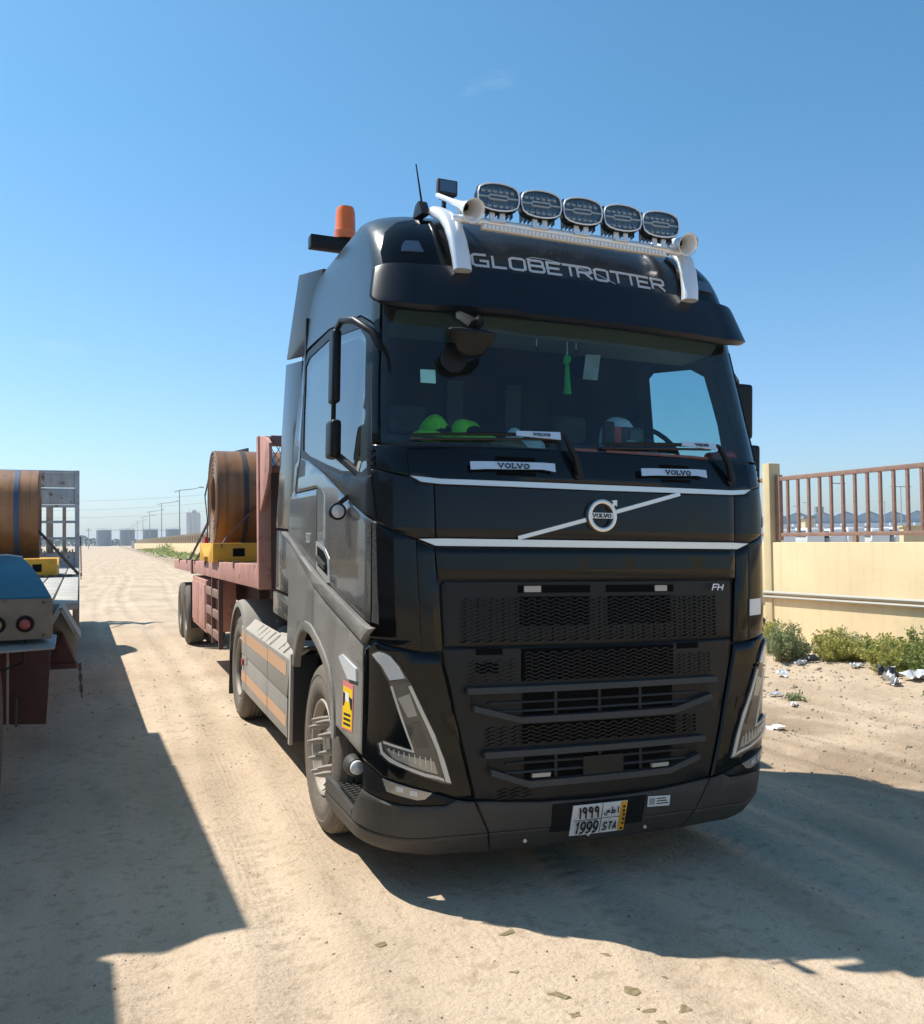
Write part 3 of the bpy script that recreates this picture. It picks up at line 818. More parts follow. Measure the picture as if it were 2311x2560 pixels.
for k in range(12):
    o = make_van() if van0 is None else copy_tree(van0)
    van0 = van0 or o
    t = (k-0.3)*2.35
    o.location = (67.6 + ux*t*1.02 + (0.8 if k % 3 else 0), 75.6 + uy*t*1.02, -0.12 + 0.1*(k % 2)); o.rotation_euler = (0, 0, 1.15 + 0.05*(k % 4))
    tag(o, vl[k] + ' in the row of white vans parked beyond the railing', 'van', 'vans parked beyond the wall')
for (x, y, h, lb) in ((104.3, 104.2, 9.7, 'tallest lamp post seen between the railing bars'), (179, 193, 10.7, 'lamp post left of the dark sign beyond the railing'),
                      (198.3, 185.3, 10.6, 'lamp post right of the tallest one beyond the railing'), (211.8, 233.8, 11.3, 'faint lamp post at the left end beyond the railing')):
    r = empty('street_light', (x, y, 0), 0, lb, 'lamp post', 'lamp posts beyond the wall')
    MB().tube([(0, 0, 0), (0, 0, h)], [0.14, 0.08], 6).build('pole', M_['lamp_grey'], r); MB().box((-2.6, -.15, h-0.05), (0.1, .15, h+0.1)).build('arm', M_['lamp_grey'], r)
r = empty('twin_street_light', (137, 123.5, 0), 0, 'double armed lamp post at the right end beyond the railing', 'lamp post')
MB().tube([(0, 0, 0), (0, 0, 10.7)], [0.14, 0.08], 6).build('pole', M_['lamp_grey'], r); MB().box((-2.6, -.12, 10.6), (2.6, .12, 10.75)).build('arm', M_['lamp_grey'], r)
g = empty('road_sign', (189, 199.8, 0), math.atan2(uy, ux), 'dark overhead sign panel beyond the railing', 'sign')
for i in range(3):
    MB().box((-1.1+0.75*i, -0.1, 8.1), (-0.45+0.75*i, 0.1, 9.9)).build('panel', M_['shed_roof'], g)
MB().tube([(-1.4, .2, 0), (-1.4, .2, 9.9)], 0.12, 6).build('post', M_['lamp_grey'], g); MB().tube([(-1.4, .2, 9.5), (1.3, .2, 9.5)], 0.08, 6).build('beam', M_['lamp_grey'], g)
kb = empty('kiosk', (142.6, 153.6, 0), math.atan2(uy, ux), 'small cream kiosk with flat dark roof beyond the railing', 'kiosk')
MB().box((-0.9, 0, 0), (0.9, 2.5, 5.4)).build('wall', M_['pier_cream'], kb); MB().box((-1.4, -.4, 5.4), (1.4, 3, 5.9)).build('roof', M_['shed_roof'], kb)
bl = empty('low_block', (22.4, 18.2, 0), math.atan2(uy, ux), 'low cream masonry block just beyond the railing at right', 'block')
MB().box((-0.2, 0, 0), (2.6, 0.3, 2.02)).build('wall', M_['pier_cream'], bl, bev=0.01); MB().box((-0.25, -0.04, 2.02), (2.65, 0.34, 2.07)).build('coping', M_['pier_cream'], bl)

# ================================================================== THE TRACTOR UNIT
# truck frame: x across (image left is negative), y from the bumper backwards, z up
TM = Matrix(((0.999687, 0.0, 0.025004, -0.00039), (0.000184, 0.999973, -0.007368, 0.00027),
             (-0.025003, 0.00737, 0.99966, -0.04106), (0, 0, 0, 1)))
TR = empty('tractor_truck')
TR.matrix_world = TM
tag(TR, 'black European tractor truck with roof spotlights and silver bars, parked facing the camera', 'truck')

# body surface: z, half width, front y, front sag, corner start x, corner depth
LV = np.array([
 [0.18,1.20,0.130,.05,.84,.38],[0.25,1.235,0.070,.05,.88,.36],[0.35,1.255,0.020,.05,.90,.34],[0.60,1.255,0.000,.05,.92,.30],
 [1.00,1.250,0.010,.05,.95,.26],[1.40,1.250,0.025,.05,.98,.22],[1.80,1.250,0.045,.055,1.00,.20],[2.12,1.247,0.062,.06,1.01,.19],
 [2.32,1.240,0.100,.075,1.02,.17],[2.65,1.215,0.185,.08,1.01,.16],[3.00,1.180,0.275,.08,.99,.15],[3.30,1.160,0.345,.08,.95,.17],
 [3.48,1.150,0.410,.09,.92,.20],[3.62,1.135,0.510,.11,.88,.25],[3.72,1.105,0.640,.13,.82,.28],[3.79,1.040,0.790,.14,.74,.30],
 [3.83,0.930,0.930,.15,.62,.30],[3.855,0.72,1.080,.15,.45,.27],[3.865,0.40,1.230,.15,.25,.15]])
def _lev(z):
    Z = LV[:, 0]; i = int(np.clip(np.searchsorted(Z, z)-1, 0, len(Z)-2)); h = Z[i+1]-Z[i]; t = (z-Z[i])/h
    def m(j):
        if j == 0: return (LV[1]-LV[0])/(Z[1]-Z[0])
        if j == len(Z)-1: return (LV[-1]-LV[-2])/(Z[-1]-Z[-2])
        a = (LV[j]-LV[j-1])/(Z[j]-Z[j-1]); b = (LV[j+1]-LV[j])/(Z[j+1]-Z[j])
        return np.where(a*b > 0, 2*a*b/np.where(a+b == 0, 1, a+b), 0)
    return ((2*t**3-3*t*t+1)*LV[i]+(t**3-2*t*t+t)*h*m(i)+(-2*t**3+3*t*t)*LV[i+1]+(t**3-t*t)*h*m(i+1))[1:]
_DZ = 0.0025
_TAB = [tuple(_lev(0.18+_DZ*k)) for k in range(int((3.865-0.18)/_DZ)+1)]
def lev(z):
    k = (min(max(z, 0.18), 3.8649)-0.18)/_DZ; i = min(int(k), len(_TAB)-2); t = k-i
    a, b = _TAB[i], _TAB[i+1]
    return [p*(1-t)+q*t for p, q in zip(a, b)]
def S0(u, z):
    w_, yf, k, xc, ry = lev(z); s = 1 if u >= 0 else -1; a = abs(u)
    if a <= 1: return (s*a*xc, yf+k*a*a, z)
    if a <= 2:
        t = (a-1)*math.pi/2
        return (s*(xc+(w_-xc)*math.sin(t)), yf+k+ry*(1-math.cos(t)), z)
    return (s*w_, yf+k+ry+(a-2), z)
def S(u, z, off=0.0):
    p = Vector(S0(u, z))
    if off == 0: return p
    e = 2e-3
    du = Vector(S0(u+e, z))-Vector(S0(u-e, z)); dz = Vector(S0(u, z+e))-Vector(S0(u, z-e))
    n = du.cross(dz); n.normalize()
    if n.dot(Vector((p.x*0.3, p.y-1.4, (z-2)*0.1))) < 0 and abs(u) < 1.5 or abs(u) >= 1.5 and n.x*u < 0: n = -n
    return p + n*off
def su(y, z):
    w_, yf, k, xc, ry = lev(z); ys = yf+k+ry
    if y >= ys: return 2 + y - ys
    c = max(0.0, min(1.0, (y-yf-k)/ry))
    return 1 + math.acos(1-c)*2/math.pi
def fu(x, z):
    w_, yf, k, xc, ry = lev(z); a = abs(x)
    if a <= xc: u = a/xc
    else: u = 1 + math.asin(min(1, (a-xc)/(w_-xc)))*2/math.pi
    return math.copysign(u, x)
CK = 0.36
def u2a(u):
    s = 1 if u >= 0 else -1; u = abs(u)
    return s*(u if u <= 1 else 1+(u-1)*CK if u <= 2 else 1+CK+(u-2))
def a2u(a):
    s = 1 if a >= 0 else -1; a = abs(a)
    return s*(a if a <= 1 else 1+(a-1)/CK if a <= 1+CK else 2+(a-1-CK))
def FR(*pts): return [(fu(x, z), z) for x, z in pts]         # front outline given as x, z
def SD(*pts): return [(su(y, z), z) for y, z in pts]         # side outline given as y, z

def panel(name, poly, mt, off=0.0, th=0.02, gap=0.003, bev=0.004, both=True, parent=None, inner=None, dz=0.07, back=False, label=None):
    """a body panel: an outline on the cab surface, with real thickness, a gap round it and rolled edges"""
    out = []
    for sg in ((-1, 1) if both else (1,)):
        bm = bmesh.new()
        P = [bm.verts.new((u2a(u), z, off)) for u, z in poly]
        if inner is None:
            f = bm.faces.new(P)
            if gap > 0:
                r_ = bmesh.ops.inset_region(bm, faces=[f], thickness=gap, use_boundary=True, use_even_offset=True)
                bmesh.ops.delete(bm, geom=r_['faces'], context='FACES')
                lone = [v for v in bm.verts if not v.link_faces]
                bmesh.ops.delete(bm, geom=lone, context='VERTS')
            if bev > 0:
                bmesh.ops.inset_region(bm, faces=bm.faces[:], thickness=bev, use_boundary=True, use_even_offset=True)
        else:
            Q = [bm.verts.new((u2a(u), z, off)) for u, z in inner]
            n = len(P)
            for i in range(n):
                bm.faces.new((P[i], P[(i+1) % n], Q[(i+1) % n], Q[i]))
        aa = [v.co.x for v in bm.verts]; zz = [v.co.y for v in bm.verts]
        cuts = []
        lo, hi = min(aa), max(aa)
        for k in range(-40, 41):
            a = k*0.125 if abs(k*0.125) <= 1.0 else None
            if a is not None and lo < a < hi: cuts.append(a)
        for k in range(1, 9):
            for s_ in (-1, 1):
                a = s_*(1+CK*k/8)
                if lo < a < hi: cuts.append(a)
        for k in range(1, 20):
            for s_ in (-1, 1):
                a = s_*(1+CK+k*0.3)
                if lo < a < hi: cuts.append(a)
        for a in cuts:
            bmesh.ops.bisect_plane(bm, geom=bm.verts[:]+bm.edges[:]+bm.faces[:], plane_co=(a, 0, 0), plane_no=(1, 0, 0), dist=1e-5)
        k0 = math.ceil(min(zz)/dz)
        zc = [k*dz for k in range(k0, int(max(zz)/dz)+1)]
        zc += [z_ for z_ in (3.55, 3.59, 3.66, 3.69, 3.74, 3.76, 3.80, 3.815, 3.83, 3.84, 3.848, 3.855, 3.86) if min(zz) < z_ < max(zz)]
        for z_ in zc:
            if min(zz)+1e-4 < z_ < max(zz)-1e-4:
                bmesh.ops.bisect_plane(bm, geom=bm.verts[:]+bm.edges[:]+bm.faces[:], plane_co=(0, z_, 0), plane_no=(0, 1, 0), dist=1e-5)
        bnd = [e for e in bm.edges if e.is_boundary]
        front = set(bm.faces)
        bv = set(v for e in bnd for v in e.verts)
        if bev > 0:
            for v in bv: v.co.z = off - bev*0.8
        ex = bmesh.ops.extrude_edge_only(bm, edges=bnd)
        nv = [g for g in ex['geom'] if isinstance(g, bmesh.types.BMVert)]
        for v in nv: v.co.z = off - th
        for v in bm.verts:
            v.co = S(sg*a2u(v.co.x), v.co.y, v.co.z)
        bm.normal_update()
        tot = 0.0
        for f in bm.faces:
            if f in front:
                c = f.calc_center_median()
                tot += f.normal.dot(Vector((c.x*0.6, c.y-1.5, max(0, c.z-3.4)*3)))*f.calc_area()
        bmesh.ops.recalc_face_normals(bm, faces=bm.faces[:])
        bm.normal_update()
        tot = sum(f.normal.dot(Vector((f.calc_center_median().x*0.6, f.calc_center_median().y-1.5, max(0, f.calc_center_median().z-3.4)*3)))*f.calc_area() for f in bm.faces if f in front)
        if tot < 0: bmesh.ops.reverse_faces(bm, faces=bm.faces[:])
        o = from_bm(name, bm, M_[mt] if isinstance(mt, str) else mt, parent or TR, True, 40)
        if label: o['label'] = label
        out.append(o)
    return out

def strip(pts, wd):
    """mitred ribbon round a 2-D polyline: list of quads"""
    n = len(pts); L_, R_ = [], []
    for i, p in enumerate(pts):
        a = pts[max(i-1, 0)]; b = pts[min(i+1, n-1)]
        d1 = Vector((p[0]-a[0], p[1]-a[1])); d2 = Vector((b[0]-p[0], b[1]-p[1]))
        if d1.length < 1e-9: d1 = d2.copy()
        if d2.length < 1e-9: d2 = d1.copy()
        d1.normalize(); d2.normalize()
        t = d1+d2
        if t.length < 1e-6: t = d1
        t.normalize(); nn = Vector((-t.y, t.x))
        k = max(0.5, nn.dot(Vector((-d1.y, d1.x))))
        h = wd/2/k
        L_.append((p[0]+nn.x*h, p[1]+nn.y*h)); R_.append((p[0]-nn.x*h, p[1]-nn.y*h))
    return [(L_[i], R_[i], R_[i+1], L_[i+1]) for i in range(n-1)]
def arc(cx, cy, rx, ry, a0, a1, n=10):
    return [(cx+rx*math.cos(R(a0+(a1-a0)*i/n)), cy+ry*math.sin(R(a0+(a1-a0)*i/n))) for i in range(n+1)]
_o = [(.12,0),(.58,0),(.70,.12),(.70,.88),(.58,1),(.12,1),(0,.88),(0,.12),(.12,0)]
GLY = {
 'G': [[(.66,1),(.12,1),(0,.86),(0,.14),(.12,0),(.70,0),(.70,.45),(.34,.45)]], 'L': [[(0,1),(0,0),(.62,0)]], 'O': [_o],
 'B': [[(0,0),(0,1),(.56,1),(.66,.9),(.66,.6),(.58,.52),(0,.52)],[(.56,.52),(.70,.42),(.70,.1),(.6,0),(0,0)]],
 'E': [[(.66,1),(0,1),(0,0),(.68,0)],[(0,.5),(.58,.5)]], 'T': [[(-.02,1),(.72,1)],[(.35,1),(.35,0)]],
 'R': [[(0,0),(0,1),(.60,1),(.70,.9),(.70,.58),(.6,.48),(0,.48)],[(.36,.48),(.74,-.04)]],
 'F': [[(.62,1),(0,1),(0,0)],[(0,.52),(.52,.52)]], 'H': [[(0,0),(0,1)],[(.62,0),(.62,1)],[(0,.5),(.62,.5)]],
 'V': [[(0,1),(.36,0),(.72,1)],[(-.14,1),(.16,1)],[(.56,1),(.86,1)]], 'o': [arc(.38,.5,.38,.5,0,360,16)],
 'l': [[(.12,1),(.12,0),(.62,0),(.62,.3)],[(-.04,1),(.3,1)],[(-.04,.0),(.2,.0)]],
 'S': [[(.62,.84),(.5,1),(.12,1),(0,.86),(0,.64),(.12,.52),(.5,.48),(.62,.36),(.62,.14),(.5,0),(.12,0),(0,.16)]],
 'A': [[(0,0),(.33,1),(.66,0)],[(.12,.34),(.54,.34)]], '1': [[(.06,.78),(.32,1),(.32,0)]],
 '9': [arc(.31,.70,.27,.30,0,360,12), [(.58,.70),(.56,.3),(.40,.06),(.10,.0)]],
 'a1': [[(.25,1),(.34,.7),(.34,0)]], 'a9': [arc(.26,.76,.20,.22,0,360,10), [(.46,.76),(.46,0)]],
 'alif': [[(.2,.95),(.2,.1)]], 'seen': [[(.9,.62),(.86,.34),(.74,.34),(.72,.56),(.70,.34),(.58,.34),(.56,.56),(.52,.18),(.34,.0),(.12,.08),(.08,.32)]],
 'tah': [[(.0,.2),(.72,.2),(.82,.4),(.66,.56),(.46,.44),(.32,.2)],[(.32,.2),(.32,1)]],
 '5': [[(.6,1),(.1,1),(.06,.58),(.42,.6),(.6,.42),(.58,.14),(.4,0),(.06,.06)]], '0': [_o],
}
def text(seq, fmap, x0, z0, h, name, mt, parent, wd=0.16, adv=0.92, slant=0.0, th=0.003, wscale=1.0, flip=1):
    m = MB(); x = x0; eps = 0
    for ch in seq:
        a = adv
        if isinstance(ch, tuple): ch, a = ch
        for pl in GLY.get(ch, []):
            q = [((p[0]+slant*p[1])*h*wscale*flip+x, z0+p[1]*h) for p in pl]
            eps += 0.00015
            for quad in strip(q, wd*h):
                fr = [fmap(p[0], p[1], th+eps) for p in quad]; bk = [fmap(p[0], p[1], 0) for p in quad]
                m.add(fr+bk, [(0,1,2,3),(0,4,5,1),(1,5,6,2),(2,6,7,3),(3,7,4,0)])
        x += a*h*wscale*flip
    return m.build(name, M_[mt], parent, smooth=False, recalc=False)
def fmap(off): return lambda x, z, d: S(fu(x, z), z, off+d)

# ---- hidden core behind the panels and inner lining (windows left open)
GL = SD((2.33,3.08),(2.22,3.13),(1.58,3.14),(.78,3.04),(.60,2.94),(.32,2.20),(.42,2.18),(.90,2.22),(1.32,2.29),(1.85,2.385),(2.06,2.44))
GLI = SD((1.34,3.02),(1.28,3.05),(.84,3.00),(.70,2.93),(.60,2.60),(.55,2.26),(.90,2.24),(1.34,2.33))
GLO = SD((1.50,3.14),(1.28,3.14),(.80,3.08),(.52,3.00),(.40,2.60),(.28,2.10),(.90,2.12),(1.50,2.20))      # see-through part of the door glass
WS = [(-1.57,2.325),(-1.0,2.322),(-.5,2.32),(0,2.318),(.5,2.32),(1.0,2.322),(1.57,2.325),(1.585,2.6),(1.60,3.10),(0,3.10),(-1.60,3.10),(-1.585,2.6)]
def inside(p, poly):
    c = False; n = len(poly)
    for i in range(n):
        (x1, y1), (x2, y2) = poly[i], poly[i-1]
        if (y1 > p[1]) != (y2 > p[1]) and p[0] < (x2-x1)*(p[1]-y1)/(y2-y1)+x1: c = not c
    return c
def core(name, off, z0, z1, mt, skip=True):
    m = MB()
    us = sorted(set([round(k*0.05, 3) for k in range(0, 41)] + [2+0.06*k for k in range(1, 36)]))
    us = [-u for u in us[:0:-1]] + us
    zs = [z0+(z1-z0)*k/60 for k in range(61)]
    nu = len(us)
    vs = [S(u, z, off) for z in zs for u in us]; fs = []
    for j in range(60):
        for i in range(nu-1):
            uc, zc = (us[i]+us[i+1])/2, (zs[j]+zs[j+1])/2
            if skip and (inside((uc, zc), WS) or inside((abs(uc), zc), GLO)): continue
            fs.append((j*nu+i, j*nu+i+1, (j+1)*nu+i+1, (j+1)*nu+i))
    m.add(vs, fs)
    return m.build(name, M_[mt], TR, recalc=False)
core('inner_lining', -0.035, 1.22, 3.70, 'interior')
panel('window_surround', SD((1.62,3.16),(1.30,3.17),(.76,3.10),(.47,3.01),(.36,2.60),(.25,2.06),(.90,2.06),(1.62,2.12)), 'interior_trim', -0.028, .004, 0, 0, inner=GLI)
def fcore():      # closed dark core behind the front end
    m = MB()
    us = [k*0.1 for k in range(-20, 21)]; zs = [0.30+k*0.1 for k in range(20)]
    vs = [S(u, z, -0.075) for z in zs for u in us]; n = len(us)
    m.add(vs, [(j*n+i, j*n+i+1, (j+1)*n+i+1, (j+1)*n+i) for j in range(len(zs)-1) for i in range(n-1)])
    m.build('front_core', M_['gap_black'], TR, recalc=False)
fcore()
m = MB(); m.box((-1.17, 2.33, 1.2), (1.17, 2.37, 3.45)); m.prism([(-1.1, 3.45), (1.1, 3.45), (1.05, 3.7), (.8, 3.82), (-.8, 3.82), (-1.05, 3.7)], 'Y', 2.33, 2.37)
m.build('rear_wall', M_['plastic_black'], TR)
m = MB(); m.box((-1.18, 0.42, 1.28), (1.18, 2.33, 1.34)); m.build('cab_floor', M_['interior'], TR)

# ---- roof shell with upper sides
def rs(sg): return [(sg*u, z) for u, z in SD((2.36,3.205),(2.23,3.215),(1.58,3.21),(1.0,3.135),(.76,3.11),(.47,3.00))]
def rear(sg): return [(sg*su(2.36, z), z) for z in (3.30,3.45,3.6,3.7,3.76,3.80,3.83,3.85,3.86)]
poly = rs(-1) + [(-1.66,3.02),(-1.66,3.31),(1.66,3.31),(1.66,3.02)] + rs(1)[::-1] + rear(1) + [(u, 3.86) for u in (1.5,1,.5,0,-.5,-1,-1.5)] + rear(-1)[::-1]
panel('roof_shell', poly, 'paint_roof', 0.0, 0.03, 0.0, 0.003, both=False, dz=0.06)
m = MB()
ring = [S(u, 3.86) for u in [-su(2.36,3.86)]+[-2.6,-2.2,-2,-1.75,-1.5,-1.25,-1,-.5,0,.5,1,1.25,1.5,1.75,2,2.2,2.6]+[su(2.36,3.86)]]
cpt = Vector((0, 1.75, 3.872)); n = len(ring)
m.add(ring+[cpt], [(i, (i+1) % n, n) for i in range(n)]); m.build('roof_cap', M_['paint_roof'], TR)

# ---- front panels
panel('cowl_panel', [(-1.148,2.148),(-.9,2.139),(0,2.137),(.9,2.139),(1.148,2.148),(1.14,2.305),(.6,2.315),(0,2.317),(-.6,2.315),(-1.14,2.305)], 'paint_hood', both=False)
panel('cowl_corner', [(1.155,2.15),(1.79,2.193),(1.77,2.315),(1.145,2.303)], 'paint_hood')
for k in range(3):
    panel('air_vent_rib', [(1.70,2.205+.036*k),(1.86,2.212+.036*k),(1.86,2.222+.036*k),(1.70,2.217+.036*k)], 'plastic_black', 0.012, 0.02, 0, 0.002)
panel('upper_trim_strip', [(-1.147,2.147),(-1.0,2.118),(-.9,2.110),(0,2.104),(.9,2.110),(1.0,2.118),(1.147,2.147),(.9,2.136),(0,2.134),(-.9,2.136)], 'silver_trim', 0.012, 0.02, 0, 0.004, both=False)
panel('hood_panel', [(-.928,1.834),(0,1.832),(.928,1.834),(.928,2.107),(0,2.101),(-.928,2.107)], 'paint_hood', both=False)
panel('hood_corner', [(.934,1.834),(1.06,1.829),(1.249,1.850),(1.452,1.876),(1.785,1.922),(1.79,2.187),(1.157,2.144),(1.0,2.115),(.934,2.108)], 'paint_hood')
panel('lower_trim_strip', [(-1.06,1.826),(-.935,1.793),(0,1.793),(.935,1.793),(1.06,1.826),(.9,1.830),(0,1.830),(-.9,1.830)], 'silver_trim', 0.014, 0.025, 0, 0.004, both=False)
panel('bonnet_lower_band', [(-.93,1.625),(0,1.625),(.93,1.625),(.935,1.788),(0,1.788),(-.935,1.788)], 'paint_front', both=False, gap=0.001, bev=0.004)
panel('bonnet_side_frame', [(.925,1.255),(1.085,1.262),(1.085,1.823),(1.06,1.820),(.94,1.787),(.936,1.62),(.93,1.60)], 'paint_front', 0.0, gap=0.001, bev=0.004)
panel('corner_deflector', [(1.086,1.262),(1.59,1.30),(1.70,1.312),(1.80,1.30),(1.79,1.915),(1.452,1.870),(1.249,1.844),(1.09,1.825)], 'paint_front')
panel('white_corner_patch', [(1.10,1.405),(1.36,1.41),(1.36,1.505),(1.10,1.50)], 'lens_white', 0.006, 0.01, 0, 0.003, both=False)  # plain white patch, on the right front corner only

# ---- windscreen with blacked edge, pillars
panel('windscreen', WS, 'windscreen', -0.004, 0.006, 0.002, 0.0, both=False)
panel('glass_edge_band', [(1.47,2.33),(1.565,2.33),(1.58,2.6),(1.595,3.09),(1.50,3.09),(1.485,2.6)], 'gap_black', -0.014, 0.004, 0, 0)
panel('a_pillar', [(1.60,2.325),(1.76,2.325),(1.80,2.6),(1.845,2.96),(1.80,3.02),(1.63,3.04),(1.615,2.7)], 'paint_front', 0.004, 0.03, bev=0.008)
panel('pillar_seal', [(1.765,2.325),(1.80,2.33),(1.87,2.96),(1.85,2.97)], 'rubber_seal', -0.004, 0.02, 0, 0.002)

# ---- sun visor
def visor():
    VS = [0, .035, .07, .10, .25, .45, .65, .82, .90, .93, .97, 1.0]
    nu, nv = 56, len(VS)-1; vs = []
    for j in range(nv+1):
        v = VS[j]
        for i in range(nu+1):
            t = -1+2*i/nu
            um = 1.66 - 0.05*(v-0.25)**2 - (0.22*max(0, (v-0.82)/0.18)**2)
            u = t*um
            e = abs(t)
            zt = 3.318 - 0.012*e*e - 0.04*max(0, e-0.9)/0.1*0.4
            zb = 3.028 + 0.022*max(0, (e-0.55)/0.45)**2 - 0.018*max(0, 1-abs(t+0.08)/0.5)*0 + (0.012 if -0.55 < t < -0.25 else 0)
            z = zt + (zb-zt)*v
            off = 0.012 + 0.050*min(1, v/0.07) + 0.046*v - 0.035*max(0, v-0.93)/0.07
            vs.append(S(u, z, off))
    m = MB(); n = nu+1
    m.add(vs, [(j*n+i, j*n+i+1, (j+1)*n+i+1, (j+1)*n+i) for j in range(nv) for i in range(nu)])
    o = m.build('sun_visor', M_['visor_paint'], TR, recalc=False, ang=26)
    md = o.modifiers.new('t', 'SOLIDIFY'); md.thickness = 0.016; md.offset = 0
    return o
visor()
# ---- roof corner pods with marker lamps
panel('marker_pod', [(.80,3.33),(1.56,3.315),(1.60,3.40),(1.50,3.53),(1.30,3.612),(1.05,3.645),(.915,3.645),(.86,3.48)], 'paint_front', 0.022, 0.03, 0, 0.012)
panel('marker_lamp', [(.965,3.400),(1.26,3.395),(1.25,3.43),(1.20,3.463),(1.00,3.468)], 'led_lens', 0.030, 0.012, 0, 0.005)

# ---- light bar, tubes, spotlights, horns
for s_ in (-1, 1):
    prof = [(0.735,.275,3.285),(.742,.285,3.36),(.752,.315,3.46),(.762,.365,3.555),(.765,.44,3.625),(.76,.54,3.68),(.75,.66,3.735)]
    m = MB(); vs = []; nn = 12
    for i, p in enumerate(prof):
        a = Vector(prof[max(i-1, 0)]); b = Vector(prof[min(i+1, len(prof)-1)]); d = (b-a).normalized()
        nrm = Vector((0, -d.z, d.y)); nrm.normalize()
        for k in range(nn):
            t = 2*math.pi*k/nn
            c_, s2 = math.cos(t), math.sin(t)
            vs.append((s_*(p[0]+0.052*math.copysign(abs(c_)**0.75, c_)), p[1]+nrm.y*0.034*math.copysign(abs(s2)**0.75, s2), p[2]+nrm.z*0.034*math.copysign(abs(s2)**0.75, s2)))
    fs = [(i*nn+k, i*nn+(k+1) % nn, (i+1)*nn+(k+1) % nn, (i+1)*nn+k) for i in range(len(prof)-1) for k in range(nn)]
    fs += [tuple(range(nn)), tuple((len(prof)-1)*nn+k for k in range(nn))]
    m.add(vs, fs); m.build('roof_bar_upright', M_['silver_tube'], TR, ang=60)
MB().tube([(-.76,.375,3.600),(-.7,.36,3.602),(.7,.36,3.602),(.76,.375,3.600)], 0.024, 12).build('roof_cross_bar', M_['silver_tube'], TR)
lb = MB(); lb.box((-.60,.33,3.553),(.605,.365,3.583)); lbo = lb.build('led_strip', M_['lamp_frame'], TR, bev=0.004)
m = MB()
for k in range(48): m.box((-.594+.0248*k,.322,3.557),(-.594+.0248*k+.018,.331,3.579))
m.build('led_row', M_['amber'] if False else M_['lens_white'], lbo)
def spot(x, lbl):
    r = bpy.data.objects.new('spotlight', None); COL.objects.link(r); r.parent = TR; r.location = (x, .345, 3.735); r.rotation_euler = (R(-4), 0, R(-4))
    out = [(-.116,-.052),(-.088,-.070),(-.045,-.080),(0,-.083),(.045,-.080),(.088,-.070),(.116,-.052),(.127,-.02),(.127,.02),(.116,.052),(.088,.070),(.045,.080),(0,.083),(-.045,.080),(-.088,.070),(-.116,.052),(-.127,.02),(-.127,-.02)]
    m = MB(); n = len(out)
    for (y_, k_) in ((-.03, .95), (-.022, 1.0), (.02, 1.0), (.06, .78)): pass
    lv = [(-.030, .93), (-.034, .98), (-.022, 1.0), (.022, 1.0), (.062, .76)]
    vs = [(p[0]*k_, y_, p[1]*k_) for y_, k_ in lv for p in out]
    fs = [(j*n+i, j*n+(i+1) % n, (j+1)*n+(i+1) % n, (j+1)*n+i) for j in range(len(lv)-1) for i in range(n)] + [tuple((len(lv)-1)*n+i for i in range(n))]
    m.add(vs, fs); m.build('housing', M_['plastic_black'], r, recalc=True)
    m = MB(); m.prism([(p[0]*.93, p[1]*.93) for p in out], 'Y', -.016, -.012); m.build('reflector', M_['led_lens'], r)
    m = MB()
    for row, zc in ((0, .042), (1, -.042)):
        for k in range(6):
            if row == 0 or True:
                m.lathe([(-.028,.004),(-.022,.016),(-.015,.017),(-.015,.002)], (-.088+.035*k, 0, zc), 'Y', 10)
    m.build('led_cups', M_['led_cup'], r)
    fr_ = MB()
    for q in strip([(-.118,0),(-.06,0),(-.05,.012),(.05,.012),(.06,0),(.118,0)], .006) + strip([(-.06,0),(-.05,-.012),(.05,-.012),(.06,0)], .006):
        fr_.add([(a, -.031, b) for a, b in q]+[(a, -.018, b) for a, b in q], [(0,1,2,3),(0,4,5,1),(1,5,6,2),(2,6,7,3),(3,7,4,0)])
    fr_.build('position_light', M_['lens_white'], r, smooth=False)
    rim = MB(); rim.tube([(p[0]*.955, -.034, p[1]*.955) for p in out], .0045, 6, closed=True); rim.build('rim', M_['silver_tube'], r)
    m = MB(); m.prism([(p[0]*.92, p[1]*.92) for p in out], 'Y', -.0335, -.0325); m.build('lens', M_['lamp_glass'], r)
    m = MB()
    for k in range(9): m.box((-.10+.0245*k, .02, -.085), (-.094+.0245*k, .062, .085))
    m.build('cooling_fins', M_['plastic_black'], r)
    m = MB(); m.bar((-.03, .0, -.135), (-.03, .0, -.075), .012, .03); m.bar((.03, .0, -.135), (.03, .0, -.075), .012, .03); m.box((-.045,-.02,-.137),(.045,.02,-.128))
    m.build('bracket', M_['silver_tube'], r)
    r['label'] = lbl
for x, lbl in ((-.508,'leftmost roof spotlight'),(-.243,'second roof spotlight from the left'),(.024,'middle roof spotlight'),(.291,'fourth roof spotlight from the left'),(.556,'rightmost roof spotlight')):
    spot(x, lbl)
def horn(x, y, z, tail):
    h = bpy.data.objects.new('air_horn', None); COL.objects.link(h); h.parent = TR
    a = Vector((x, y, z)); b = Vector(tail); d = (b-a)
    pts = [a, a+d*.05, a+d*.16, a+d*.30, a+d*.6, b]
    m = MB(); m.tube(pts, [.066, .056, .040, .026, .017, .014], 20, cap=False); o = m.build('bell', M_['silver_tube'], h)
    md = o.modifiers.new('t', 'SOLIDIFY'); md.thickness = 0.003
    MB().tube([a+d*.22, a+d*.2], [.02, .001], 12).build('throat', M_['gap_black'], h)
    m = MB(); m.tube([a+d*.0, a-d.normalized()*.004], [.066, .069], 20, cap=False); o = m.build('bell_rim', M_['chrome'], h)
    MB().bar(a+d*.4, (a.x*1.0, (a+d*.4).y+.02, 3.60), .02, .02).build('bracket', M_['silver_tube'], h)
horn(-.672, .285, 3.628, (-.728, .72, 3.86)); horn(.722, .275, 3.625, (.705, .66, 3.78))
